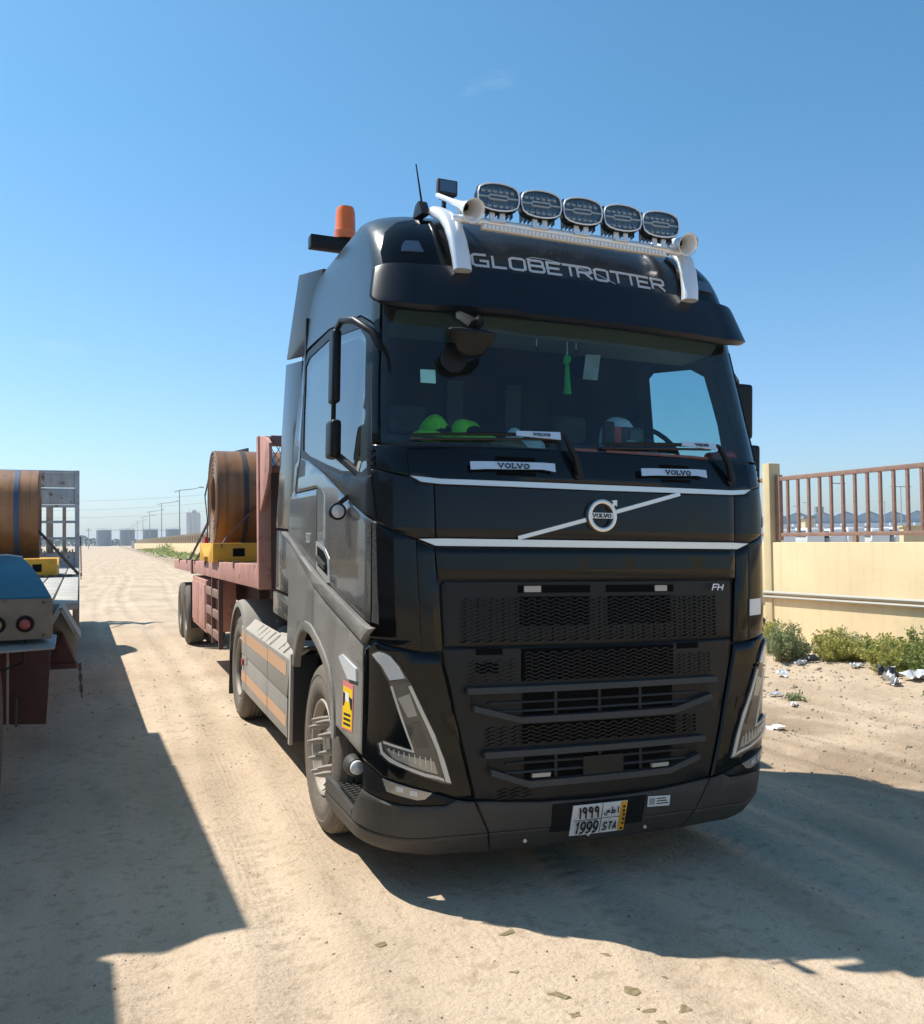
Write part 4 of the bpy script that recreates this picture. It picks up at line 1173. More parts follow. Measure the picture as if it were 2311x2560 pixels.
# small work lamp, aerial, beacon bar
wl = bpy.data.objects.new('work_lamp', None); COL.objects.link(wl); wl.parent = TR
m = MB(); m.prism([(-.664,3.949),(-.531,3.949),(-.531,4.045),(-.664,4.045)], 'Y', .90, .935); m.build('housing', M_['plastic_grey'], wl, bev=.01)
m = MB(); m.prism([(-.65,3.962),(-.545,3.962),(-.545,4.032),(-.65,4.032)], 'Y', .893, .902); m.build('lens', M_['led_lens'], wl)
m = MB(); m.bar((-.615,.92,3.80),(-.615,.92,3.95),.03,.02); m.box((-.64,.89,3.925),(-.56,.94,3.945)); m.build('stalk', M_['plastic_black'], wl)
ae = bpy.data.objects.new('aerial', None); COL.objects.link(ae); ae.parent = TR
m = MB(); m.tube([(-.832,.70,3.79),(-.868,.71,4.02)], [.007,.004], 8); m.build('rod', M_['plastic_black'], ae)
m = MB(); m.prism([(.62,3.70),(.80,3.72),(.75,3.79),(.69,3.80)], 'X', -.86, -.80); m.build('base', M_['plastic_black'], ae, bev=.012)
bb = MB(); bb.box((-1.205, 2.05, 3.90), (1.205, 2.15, 3.99)); bb.build('beacon_bar', M_['plastic_black'], TR, bev=.008)
for x in (-.7, .7):
    MB().box((x-.03, 2.06, 3.82), (x+.03, 2.14, 3.905)).build('beacon_bar_foot', M_['plastic_black'], TR)
for x in (-.945,):
    be = bpy.data.objects.new('beacon', None); COL.objects.link(be); be.parent = TR
    MB().lathe([(3.99,.080),(4.03,.080),(4.03,.02),(3.99,.02)], (x, 2.10, 0), 'Z', 24).build('base', M_['beacon'], be)
    MB().lathe([(4.03,.076),(4.05,.079),(4.06,.075),(4.19,.070),(4.225,.060),(4.232,.02),(4.03,.01)], (x, 2.10, 0), 'Z', 24).build('dome', M_['beacon'], be, ang=30)

# ---- lettering on the front
gx_ = -.626
for ch_, a_ in [('G',.95),('L',.82),('O',.92),('B',.90),('E',.80),('T',.72),('R',.92),('O',.90),('T',.74),('T',.76),('E',.84),('R',.9)]:
    text([(ch_, 1)], fmap(0.004), gx_, 3.362, .071, 'roof_letter', 'lettering', TR, wd=.20, wscale=1.785)
    gx_ += a_*.071*1.785
m = MB()
for q in strip([(-.30,3.438),(-.26,3.452),(-.16,3.449),(0,3.425),(.16,3.395),(.27,3.352)], .0045):
    m.add([fmap(.0075)(p[0], p[1], 0) for p in q], [(0,1,2,3)])
m.build('lettering_swoosh', M_['lettering'], TR, smooth=False, recalc=False)
text([('F',.74),('H',.8)], fmap(0.020), .728, 1.556, .034, 'model_letters', 'letter_white', TR, wd=.20, slant=.22, wscale=1.55)
# emblem ring, diagonal bar, arrow and band
em = bpy.data.objects.new('emblem', None); COL.objects.link(em); em.parent = TR
def ringmesh(cx, cz, r0, r1, off, th, name, mt, par):
    m = MB(); n = 56; vs = []
    for k in range(n):
        t = 2*math.pi*k/n
        for (r_, o_) in ((r0, off-th), (r0, off-.002), (r0+.003, off), (r1-.003, off), (r1, off-.002), (r1, off-th)):
            vs.append(fmap(o_)(cx+r_*math.cos(t), cz+r_*math.sin(t), 0))
    m.add(vs, [(k*6+j, k*6+j+1, ((k+1) % n)*6+j+1, ((k+1) % n)*6+j) for k in range(n) for j in range(5)])
    return m.build(name, M_[mt], par)
ringmesh(.001, 1.966, .066, .088, .032, .03, 'ring', 'silver_trim', em)
def fquad(pts, off, th, name, mt, par):
    m = MB(); n = len(pts)
    wdt = max(p[0] for p in pts)-min(p[0] for p in pts)
    if wdt > .12 and n == 4:      # wide plates follow the curved nose
        k_ = int(wdt/.06)+1; top, bot = [], []
        for i in range(k_+1):
            t = i/k_
            bot.append((pts[0][0]+(pts[1][0]-pts[0][0])*t, pts[0][1]+(pts[1][1]-pts[0][1])*t)); top.append((pts[3][0]+(pts[2][0]-pts[3][0])*t, pts[3][1]+(pts[2][1]-pts[3][1])*t))
        for i in range(k_):
            q = [bot[i], bot[i+1], top[i+1], top[i]]
            m.add([fmap(off)(x, z, 0) for x, z in q]+[fmap(off-th)(x, z, 0) for x, z in q], [(0,1,2,3),(0,4,5,1),(2,6,7,3)]+([(3,7,4,0)] if i == 0 else [])+([(1,5,6,2)] if i == k_-1 else []))
        return m.build(name, M_[mt], par)
    m.add([fmap(off)(x, z, 0) for x, z in pts]+[fmap(off-th)(x, z, 0) for x, z in pts], [tuple(range(n))]+[(i, (i+1) % n, n+(i+1) % n, n+i) for i in range(n)])
    return m.build(name, M_[mt], par)
fquad([(.056,2.048),(.090,2.052),(.088,2.016),(.078,2.026),(.060,2.006),(.048,2.016),(.066,2.036)], .034, .03, 'arrow', 'silver_trim', em)
fquad([(-.068,1.951),(.070,1.951),(.070,1.981),(-.068,1.981)], .026, .02, 'name_band', 'silver_trim', em)
text([('V',.95),('o',.92),('l',.80),('V',.95),('o',.9)], fmap(.027), -.058, 1.957, .018, 'emblem_letters', 'letter_black', em, wd=.26, wscale=1.42, th=.002)
for a, b in (((-.49,1.838),(-.092,1.942)), ((.096,1.990),(.525,2.102))):
    d = Vector((b[0]-a[0], b[1]-a[1])).normalized(); nn = Vector((-d.y, d.x))*.0105
    ps = [Vector(a).lerp(Vector(b), t) for t in (0, .25, .5, .75, 1)]
    m = MB()
    for p, q in zip(ps, ps[1:]):
        m.add([fmap(.014)(p.x-nn.x, p.y-nn.y, 0), fmap(.014)(q.x-nn.x, q.y-nn.y, 0), fmap(.014)(q.x+nn.x, q.y+nn.y, 0), fmap(.014)(p.x+nn.x, p.y+nn.y, 0),
               fmap(0)(p.x-nn.x*1.3, p.y-nn.y*1.3, 0), fmap(0)(q.x-nn.x*1.3, q.y-nn.y*1.3, 0), fmap(0)(q.x+nn.x*1.3, q.y+nn.y*1.3, 0), fmap(0)(p.x+nn.x*1.3, p.y+nn.y*1.3, 0)],
              [(0,1,2,3),(4,5,1,0),(3,2,6,7)])
    m.build('diagonal_bar', M_['silver_trim'], TR)
# name plates on the cowl, and air slots behind them
for (x0, x1, zl, zr) in ((-.75,-.276,2.183,2.190),(.259,.714,2.188,2.197)):
    for (za, zb) in ((2.248,2.268),(2.168,2.186)):
        fquad([(x0+.15, za), (x1-.10, za), (x1-.10, zb), (x0+.15, zb)], .0025, .002, 'cowl_slot', 'gap_black', TR)
    pl = fquad([(x0, zl), (x0+.08, zl+.006), ((x0+x1)/2, zl+.010), (x1-.07, zr+.008), (x1, zr-.002), (x1, zr+.042), (x1-.07, zr+.044), ((x0+x1)/2, zl+.048), (x0+.08, zl+.045), (x0, zl+.042)], .034, .005, 'name_plate', 'plate_blue', TR)
    for xx in (x0+.05, x1-.05): fquad([(xx-.01, zl+.012), (xx+.01, zl+.012), (xx+.01, zl+.032), (xx-.01, zl+.032)], .030, .028, 'plate_stud', 'plastic_black', pl)
    text([('V',1.02),('o',.98),('l',.86),('V',1.02),('o',.9)], fmap(.035), (x0+x1)/2-.085 + (.02 if x0 > 0 else 0), zl+.016, .021, 'plate_letters', 'letter_black', pl, wd=.27, wscale=1.75, th=.002)
# wipers with name covers
for (tip, piv, x0, x1) in (((-1.05,2.352),(-.127,2.182),-.495,-.243),((.03,2.352),(.913,2.190),.536,.785)):
    w_ = bpy.data.objects.new('wiper', None); COL.objects.link(w_); w_.parent = TR
    f_ = fmap(.045)
    kx = piv[0]-.085
    MB().tube([fmap(.02)(piv[0], piv[1], 0), f_(piv[0]-.03, piv[1]+.09, 0), f_(kx, 2.385, 0)], [.022,.020,.012], 8).build('arm', M_['plastic_black'], w_)
    MB().tube([f_(kx, 2.385, 0), f_((kx+tip[0])/2, 2.372, 0), f_(tip[0], tip[1], 0)], [.011,.010,.006], 6).build('blade_carrier', M_['plastic_black'], w_)
    MB().tube([fmap(.016)(kx-.04, 2.372, 0), fmap(.012)((kx+tip[0])/2, 2.357, 0), fmap(.012)(tip[0], tip[1]-.012, 0)], .007, 6).build('blade', M_['rubber_seal'], w_)
    pz = 2.358
    MB().lathe([(-.01,.001),(-.01,.026),(.02,.026),(.02,.001)], fmap(.01)(piv[0], piv[1], 0), 'Y', 14, closed=False).build('pivot', M_['plastic_black'], w_)
    m = MB(); q = [(x0, pz+.006), (x1, pz-.004), (x1, pz+.036), (x0, pz+.030)]
    m.add([fmap(.068)(a, b, 0) for a, b in q]+[fmap(.060)(a, b, 0) for a, b in q], [(0,1,2,3),(0,4,5,1),(1,5,6,2),(2,6,7,3),(3,7,4,0),(7,6,5,4)]); m.build('name_cover', M_['plate_blue'], w_)
    text([('V',1.02),('o',.98),('l',.86),('V',1.02),('o',.9)], fmap(.069), x0+.095, pz+.010, .012, 'cover_letters', 'letter_black', w_, wd=.3, wscale=1.7, th=.002)

# ---- upper grille insert
GB = [(-.914,1.283),(0,1.276),(.914,1.283),(.912,1.592),(.895,1.612),(0,1.615),(-.895,1.612),(-.912,1.592)]
gi = panel('grille_insert', GB, 'plastic_grille', -.010, .03, .004, .008, both=False)[0]
for (xa, xb) in ((-.487,-.063),(.037,.477)):
    fquad([(xa,1.552),(xb,1.552),(xb,1.592),(xa,1.592)], -.006, .003, 'camera_slot', 'gap_black', gi)
for (xa, xb) in ((-.455,-.36),(.345,.425)):
    fquad([(xa,1.556),(xb,1.556),(xb,1.588),(xa,1.588)], .004, .008, 'slot_lamp', 'drl', gi)
def wave_mesh(name, x0, x1, z0, z1, off, pitch_z=.0195, per=.070, amp=.0052, mt='plastic_grille', par=None, wd=.0055, d=.012):
    m = MB(); rows = int((z1-z0)/pitch_z); k = 0
    for r_ in range(rows+1):
        z = z0 + pitch_z*r_; ph = 0.0
        x = x0; pts = []
        i = 0
        sh = [(0, -1), (.25, -1), (.40, 1), (.75, 1), (.90, -1)]
        xs = x0 - per + ph
        while xs < x1:
            for (t, v) in sh:
                xx = xs+t*per
                if x0 <= xx <= x1: pts.append((xx, z+v*amp))
            xs += per
        if len(pts) < 2: continue
        for q in strip(pts, wd):
            m.add([fmap(off)(a, b, 0) for a, b in q]+[fmap(off-d)(a, b, 0) for a, b in q], [(0,1,2,3),(0,3,7,4),(1,5,6,2)])
    o = m.build(name, M_[mt], par, smooth=False, recalc=False)
    o['kind'] = 'stuff'
    return o
for (xa, xb) in ((-.478,-.065),(.045,.46)):
    fquad([(xa,1.378),(xb,1.378),(xb,1.532),(xa,1.532)], -.0075, .002, 'grille_opening', 'gap_black', gi)
wave_mesh('grille_mesh', -.80, .80, 1.302, 1.530, .002, par=gi)
# ---- lower grille field
LG = [(-.925,1.276),(-.921,1.182),(-.903,1.088),(-.849,.778),(-.790,.500),(-.4,.468),(0,.460),(.4,.468),(.790,.500),(.849,.778),(.903,1.088),(.921,1.182),(.925,1.276),(0,1.270)]
lg = panel('lower_grille', LG, 'plastic_grille', -.012, .05, .004, .010, both=False)[0]
for (xa, xb, za, zb) in ((-.72,-.574,1.234,1.268),(.496,.644,1.232,1.264)):
    fquad([(xa,za),(xb,za),(xb,zb),(xa,zb)], -.009, .002, 'grille_slot', 'gap_black', lg)
fquad([(-.47,1.095),(.47,1.092),(.47,1.262),(-.47,1.262)], -.0095, .002, 'grille_opening', 'gap_black', lg)
wave_mesh('grille_mesh', -.47, .47, 1.10, 1.256, .0, par=lg)
wave_mesh('grille_mesh', -.76, -.49, 1.10, 1.205, -.004, par=lg, d=.006)
wave_mesh('grille_mesh', .49, .74, 1.10, 1.205, -.004, par=lg, d=.006)
fquad([(-.47,.775),(.47,.770),(.47,.868),(-.47,.872)], -.0095, .002, 'grille_opening', 'gap_black', lg)
wave_mesh('grille_mesh', -.67, .64, .775, .870, .0, par=lg, pitch_z=.0200)
wave_mesh('grille_mesh', -.60, -.40, .500, .545, -.004, par=lg, d=.006)
fquad([(-.72,1.14),(-.60,1.14),(-.60,1.195),(-.72,1.195)], -.0092, .002, 'grille_opening', 'gap_black', lg)
def louvre(xt0, xt1, zt, low, slz, xa, xb, posts):
    back = [(xt0+.02, zt-.01)] + low + [(xt1-.02, zt-.01)]
    panel('louvre_field', FR(*([(xt0+.02, zt-.01)]+[(p[0], p[1]+.012) for p in low]+[(xt1-.02, zt-.01)])), 'plastic_black', -.0075, .004, 0, 0, both=False, parent=lg)
    fquad([(xa, low[1][1]+.02), (xb, low[2][1]+.02), (xb, zt-.03), (xa, zt-.03)], -.0045, .001, 'radiator_opening', 'gap_black', lg)
    def barq(pts, h, off, th, nm):
        m = MB()
        for p, q in zip(pts, pts[1:]):
            n_ = max(1, int(abs(q[0]-p[0])/.2))
            for i in range(n_):
                a = (p[0]+(q[0]-p[0])*i/n_, p[1]+(q[1]-p[1])*i/n_); b = (p[0]+(q[0]-p[0])*(i+1)/n_, p[1]+(q[1]-p[1])*(i+1)/n_)
                m.add([fmap(off)(a[0],a[1],0), fmap(off)(b[0],b[1],0), fmap(off-.006)(b[0],b[1]+h,0), fmap(off-.006)(a[0],a[1]+h,0),
                       fmap(off-th)(a[0],a[1]-.004,0), fmap(off-th)(b[0],b[1]-.004,0), fmap(off-th)(b[0],b[1]+h+.004,0), fmap(off-th)(a[0],a[1]+h+.004,0)],
                      [(0,1,2,3),(0,4,5,1),(3,2,6,7),(0,3,7,4),(1,5,6,2)])
        return m.build(nm, M_['plastic_grey'], lg, smooth=False)
    barq([(xt0, zt-.032), (xt1, zt-.032)], .030, .040, .045, 'louvre_top_bar')
    barq([(xt0+.035, low[0][1])]+low[1:3]+[(xt1-.035, low[3][1])], .030, .036, .045, 'louvre_bottom_bar')
    for z in slz: barq([(xt0+.12, z), (xt1-.12, z)], .008, .012, .022, 'louvre_slat')
    for x in posts: fquad([(x-.009, low[1][1]+.02), (x+.009, low[1][1]+.02), (x+.009, zt-.028), (x-.009, zt-.028)], .004, .02, 'louvre_post', 'plastic_grille', lg)
louvre(-.775,.740,1.074,[(-.737,.953),(-.484,.885),(.446,.885),(.705,.948)],(.985,.940),-.465,.455,(-.28,-.02,.235))
louvre(-.683,.651,.750,[(-.644,.630),(-.442,.558),(.414,.562),(.616,.622)],(.675,.628),-.455,.445,(-.28,-.02,.235))
fquad([(-.125,.588),(.12,.588),(.12,.690),(-.125,.690)], .014, .02, 'radar_cover', 'plastic_grille', lg)
for (xa, xb, za) in ((-.42,-.318,.602),(.30,.408,.600)):
    fquad([(xa,za),(xb,za),(xb+.004,za+.020),(xa+.004,za+.020)], .018, .02, 'daytime_light', 'drl', lg)

# ---- headlamp corners
hp = panel('headlamp_surround', [(.795,.503),(.890,.515),(1.05,.556),(1.55,.629),(1.59,.640),(1.87,.698),(1.91,.716),(1.94,1.0),(1.95,1.22),(1.85,1.275),(1.70,1.303),(1.59,1.291),(1.09,1.252),(.932,1.242),(.925,1.182),(.907,1.088),(.853,.778)], 'paint_front', .004, .03, .003, .012)
LO = [(1.70,1.245),(1.60,1.262),(1.53,1.258),(1.457,1.245),(1.344,1.195),(1.23,1.106),(1.138,1.006),(1.06,.915),(.994,.824),(.955,.710),(.925,.597),(.987,.608),(1.13,.640),(1.273,.670),(1.465,.708),(1.558,.740),(1.59,.78),(1.585,.805),(1.54,.815),(1.38,.793),(1.227,.772),(1.27,.845),(1.316,.920),(1.39,1.015),(1.461,1.110),(1.566,1.190)]
hb = panel('headlamp', LO, 'lamp_mid', .010, .02, 0, .003)
LI = [(1.12,.93),(1.06,.84),(1.02,.765),(.985,.64),(1.02,.632),(1.13,.660),(1.273,.692),(1.43,.725),(1.52,.760),(1.53,.785),(1.38,.770),(1.20,.747),(1.215,.80),(1.26,.90),(1.20,1.0)]
for side, par in zip((-1, 1), hb):
    def hpart(nm, pts, mt, off, th=.006, bev=.002):
        obs = panel(nm, [(u, z) for u, z in pts], mt, off, th, 0, bev, both=False, parent=par) if side > 0 else panel(nm, [(-u, z) for u, z in pts][::-1], mt, off, th, 0, bev, both=False, parent=par)
        return obs[0]
    hpart('reflector', [(1.50,.775),(1.38,.757),(1.19,.735),(1.03,.715),(1.0,.65),(1.13,.672),(1.273,.700),(1.43,.732)], 'lamp_inner', .016)
    for k in range(4):
        a = k/4; 
    hpart('projector_box', [(1.25,.905),(1.155,.910),(1.07,.785),(1.195,.785)], 'lamp_dark', .018)
    hpart('projector_box', [(1.37,1.03),(1.245,1.055),(1.175,.945),(1.27,.935)], 'lamp_inner', .018)
    hpart('running_light_arc', [(1.69,1.240),(1.60,1.255),(1.53,1.250),(1.45,1.236),(1.345,1.185),(1.285,1.13),(1.455,1.118),(1.555,1.187)], 'lens_white', .020)
    hpart('lamp_divider', [(1.47,1.112),(1.25,1.122),(1.24,1.106),(1.455,1.098)], 'lamp_dark', .023)
    hpart('light_guide', [(1.255,1.09),(1.222,1.095),(1.058,.902),(.995,.819),(.958,.715),(.930,.604),(.958,.612),(.985,.715),(1.022,.80),(1.085,.887)], 'lamp_frame', .022)
    hpart('light_guide', [(.965,.612),(1.13,.645),(1.273,.675),(1.46,.713),(1.555,.748),(1.58,.80),(1.555,.803),(1.535,.762),(1.445,.729),(1.273,.691),(1.13,.661),(.97,.628)], 'lamp_frame', .021)
    hpart('light_guide', [(1.450,1.088),(1.425,1.090),(1.235,.80),(1.215,.762),(1.53,.802),(1.53,.810),(1.235,.775),(1.335,.920)], 'lamp_frame', .0215)
    for k in range(9):
        u0 = 1.06+.05*k; hpart('reflector_rib', [(u0, .672+.012*k), (u0+.010, .674+.012*k), (u0+.010, .735+.006*k), (u0, .733+.006*k)], 'lamp_frame', .0225, .004, 0)
    hpart('lens', [(u, z) for u, z in LO], 'lamp_glass', .030, .008, .003)
fg = panel('fog_band', [(.80,.495),(.893,.510),(1.05,.551),(1.55,.624),(1.59,.634),(1.87,.692),(1.868,.542),(1.58,.516),(1.354,.494),(.958,.488),(.888,.505)], 'plastic_black', -.004, .03, .002, .004)
panel('fog_lamp', [(1.550,.622),(1.30,.590),(1.06,.556),(1.13,.526),(1.20,.523),(1.500,.560)], 'lamp_inner', .006, .014, 0, .004)
for (ua, ub, zc) in ((1.40,1.33,.578),(1.27,1.20,.560)): panel('fog_bulb', [(ua,zc-.012),(ub,zc-.018),(ub,zc+.008),(ua,zc+.014)], 'lens_white', .010, .004, 0, .002)
panel('fog_lens', [(1.545,.619),(1.30,.587),(1.07,.555),(1.13,.529),(1.20,.526),(1.498,.563)], 'lamp_glass', .014, .006, 0, .002)
panel('washer_cap', [(1.015,.775),(1.13,.795),(1.125,.865),(1.01,.85)], 'paint_front', .0065, .004, 0, .0015) if False else None
panel('tow_hole_cover', [(.955,.875),(1.04,.885),(1.055,.945),(.965,.94)], 'paint_front', .0075, .005, 0, .002)

# ---- bumper
panel('bumper_centre', [(-.705,.322),(-.782,.492),(-.4,.463),(0,.455),(.4,.463),(.782,.492),(.705,.322),(0,.318)], 'plastic_grey', 0, .05, .003, .008, both=False)
panel('bumper_centre_lip', [(-.69,.192),(-.704,.316),(0,.312),(.704,.316),(.69,.192),(0,.192)], 'plastic_grey', -.004, .05, .003, .006, both=False)
panel('bumper_corner', [(.790,.492),(.892,.508),(.956,.482),(1.354,.488),(1.58,.510),(1.87,.537),(1.93,.50),(2.04,.395),(2.05,.335),(1.925,.348),(1.561,.332),(1.276,.320),(.712,.322)], 'plastic_grey', .004, .05, .003, .010)
panel('bumper_corner_lip', [(.712,.316),(1.276,.314),(1.561,.326),(1.925,.342),(2.05,.330),(2.68,.320),(2.66,.20),(1.864,.245),(1.403,.222),(1.045,.206),(.70,.192)], 'plastic_grey', .0, .05, .003, .008)
panel('step_side', [(2.055,.336),(2.68,.326),(2.66,.425),(2.05,.40)], 'plastic_grey', .0, .05, .003, .008)
for s_ in (-1, 1):
    m = MB(); m.box((min(s_*1.235, s_*.98), .36, .395), (max(s_*1.235, s_*.98), .98, .415)); st = m.build('step_tread', M_['plastic_black'], TR)
    m = MB()
    for i in range(7):
        for j in range(14):
            cx_, cy_ = s_*(1.215-.034*i), .385+.043*j+.02*(i % 2)
            m.box((cx_-.011, cy_-.012, .4155), (cx_+.011, cy_+.012, .424))
    t = m.build('tread_studs', M_['plastic_grey'], st, smooth=False); t['kind'] = 'stuff'
    MB().box((min(s_*.98, s_*.95), .30, .38), (max(s_*.98, s_*.95), .96, .80)).build('step_well', M_['gap_black'], TR)
    # mirror shaped side lamp in the step well
    MB().lathe([(-.055,.0),(-.055,.046),(-.02,.058),(.03,.058),(.03,0)], (s_*1.205, .60, .585), 'Y', 24, closed=False).build('side_lamp_housing', M_['plastic_grey'], TR)
    MB().lathe([(-.085,.0),(-.082,.018),(-.07,.036),(-.05,.042),(-.05,0)], (s_*1.205, .60, .585), 'Y', 24, closed=False).build('side_lamp_lens', M_['lens_white'], TR)
# licence plate
fquad([(-.29,.300),(.268,.300),(.275,.448),(-.29,.448)], .010, .012, 'plate_holder', 'plastic_black', TR)
lp = fquad([(-.177,.274),(.152,.274),(.152,.437),(-.177,.437)], .020, .006, 'licence_plate', 'plate_white', TR)
fquad([(.112,.277),(.150,.277),(.150,.434),(.112,.434)], .0215, .0015, 'plate_yellow_strip', 'orange_tape', lp)
for k in range(5): fquad([(.124,.312+.022*k),(.138,.312+.022*k),(.138,.325+.022*k),(.124,.325+.022*k)], .0225, .001, 'strip_mark', 'letter_black', lp)
fquad([(.120,.283),(.144,.283),(.132,.300)], .0225, .001, 'strip_emblem', 'letter_black', lp)
for q in strip([(-.173,.355),(.110,.355)], .003) + strip([(0.0,.277),(0.0,.434)], .003):
    fquad(q, .0218, .001, 'plate_rule', 'letter_black', lp)
text([('1',.62),('9',.80),('9',.80),('9',.8)], fmap(.021), -.155, .285, .060, 'plate_number', 'letter_black', lp, wd=.15, wscale=.78, th=.002)
text([('S',1.1),('T',1.1),('A',.8)], fmap(.021), .014, .292, .040, 'plate_text', 'letter_black', lp, wd=.17, wscale=.70, th=.002)
text([('a1',.62),('a9',.80),('a9',.80),('a9',.8)], fmap(.021), -.150, .364, .058, 'plate_arabic_number', 'letter_black', lp, wd=.16, wscale=.78, th=.002)
text([('seen',1.15),('tah',1.15),('alif',.6)], fmap(.021), .008, .370, .042, 'plate_arabic_text', 'letter_black', lp, wd=.13, wscale=.82, th=.002)
sk = fquad([(.288,.382),(.434,.376),(.436,.432),(.290,.440)], .010, .004, 'bumper_sticker', 'plate_white', TR)
for k in range(3): fquad([(.345,.392+.014*k),(.425-.01*k,.390+.014*k),(.425-.01*k,.396+.014*k),(.345,.398+.014*k)], .0112, .001, 'sticker_print', 'letter_black', sk)
fquad([(.297,.392),(.335,.390),(.336,.428),(.298,.430)], .0112, .001, 'sticker_print', 'grey_litter', sk)
for x in (-.42, -.05, .31): MB().lathe([(-.012,.001),(-.012,.010),(.02,.010)], fmap(-.004)(x, .252, 0), 'Y', 10, closed=False).build('bumper_bolt', M_['silver_trim'], TR)

# ---- cab sides (both)
OUT = SD((2.42,3.13),(2.27,3.19),(1.58,3.20),(.76,3.10),(.47,2.985),(.215,2.13),(.42,2.10),(.90,2.155),(1.32,2.235),(1.86,2.355),(2.12,2.39))
panel('door_window_frame', OUT, 'plastic_black', -.004, .03, 0, 0, inner=GL)
panel('door_window', GL, 'side_glass', -.010, .005, 0, 0)
panel('belt_trim', SD((1.34,2.275),(.90,2.20),(.40,2.15),(.25,2.15),(.205,1.925),(.62,2.033),(1.32,2.240)), 'plastic_black', .006, .02, .002, .004)
panel('door', SD((2.11,2.392),(1.85,2.352),(1.32,2.228),(.62,2.022),(.205,1.912),(.17,1.385),(.8,1.495),(1.43,1.612),(1.50,2.15),(2.20,2.15)), 'paint_side', 0, .03, .003, .006)
panel('cab_side_rear', SD((1.505,2.143),(2.21,2.143),(2.13,2.40),(2.34,3.10),(2.36,3.195),(2.44,3.195),(2.46,1.855),(2.30,1.825),(1.90,1.715),(1.44,1.615)), 'paint_side', 0, .03, .003, .006)
panel('door_sill_moulding', SD((2.62,1.875),(2.36,1.838),(1.90,1.710),(1.47,1.605),(.8,1.484),(.19,1.372),(.27,1.290),(.9,1.405),(1.52,1.530),(1.90,1.650),(2.32,1.790),(2.62,1.845)), 'paint_low', .022, .04, .002, .012)
AR = [(2.07,1.00),(2.02,1.06),(1.94,1.155),(1.86,1.205),(1.75,1.225),(1.6,1.222),(1.52,1.205)]
AF = [(1.515,1.205),(1.31,1.145),(1.17,1.09),(1.05,1.025),(.97,.94),(.92,.86),(.895,.755)]
panel('wing_front', SD((.30,1.285),(.9,1.40),(1.515,1.525),*AF,(.60,.735),(.30,.712)), 'paint_low', 0, .03, .003, .006)
panel('wing_rear', SD((1.52,1.527),(1.90,1.645),(2.30,1.782),(2.42,1.80),(2.42,1.06),(2.2,1.02),*AR), 'paint_low', 0, .03, .003, .006)
# arch lip
def lip(s_):
    pts = [(2.10,.93)]+AR[:-1]+[(1.56,1.215)]+AF+[(.89,.68)]
    m = MB(); vs = []
    for i, p in enumerate(pts):
        a = pts[max(i-1, 0)]; b = pts[min(i+1, len(pts)-1)]; d = Vector((b[0]-a[0], b[1]-a[1])).normalized(); nn = Vector((d.y, -d.x))
        if nn.dot(Vector((1.45-p[0], .5-p[1]))) > 0: nn = -nn
        for (k_, x_) in ((.05, 1.252), (.045, 1.264), (.0, 1.270), (-.018, 1.262), (-.02, 1.215), (.0, 1.215)):
            vs.append((s_*x_, p[0]+nn.x*k_, p[1]+nn.y*k_))
    n = 6
    m.add(vs, [(i*n+k, i*n+k+1, (i+1)*n+k+1, (i+1)*n+k) for i in range(len(pts)-1) for k in range(n-1)])
    m.build('wheel_arch_lip', M_['paint_low'], TR)
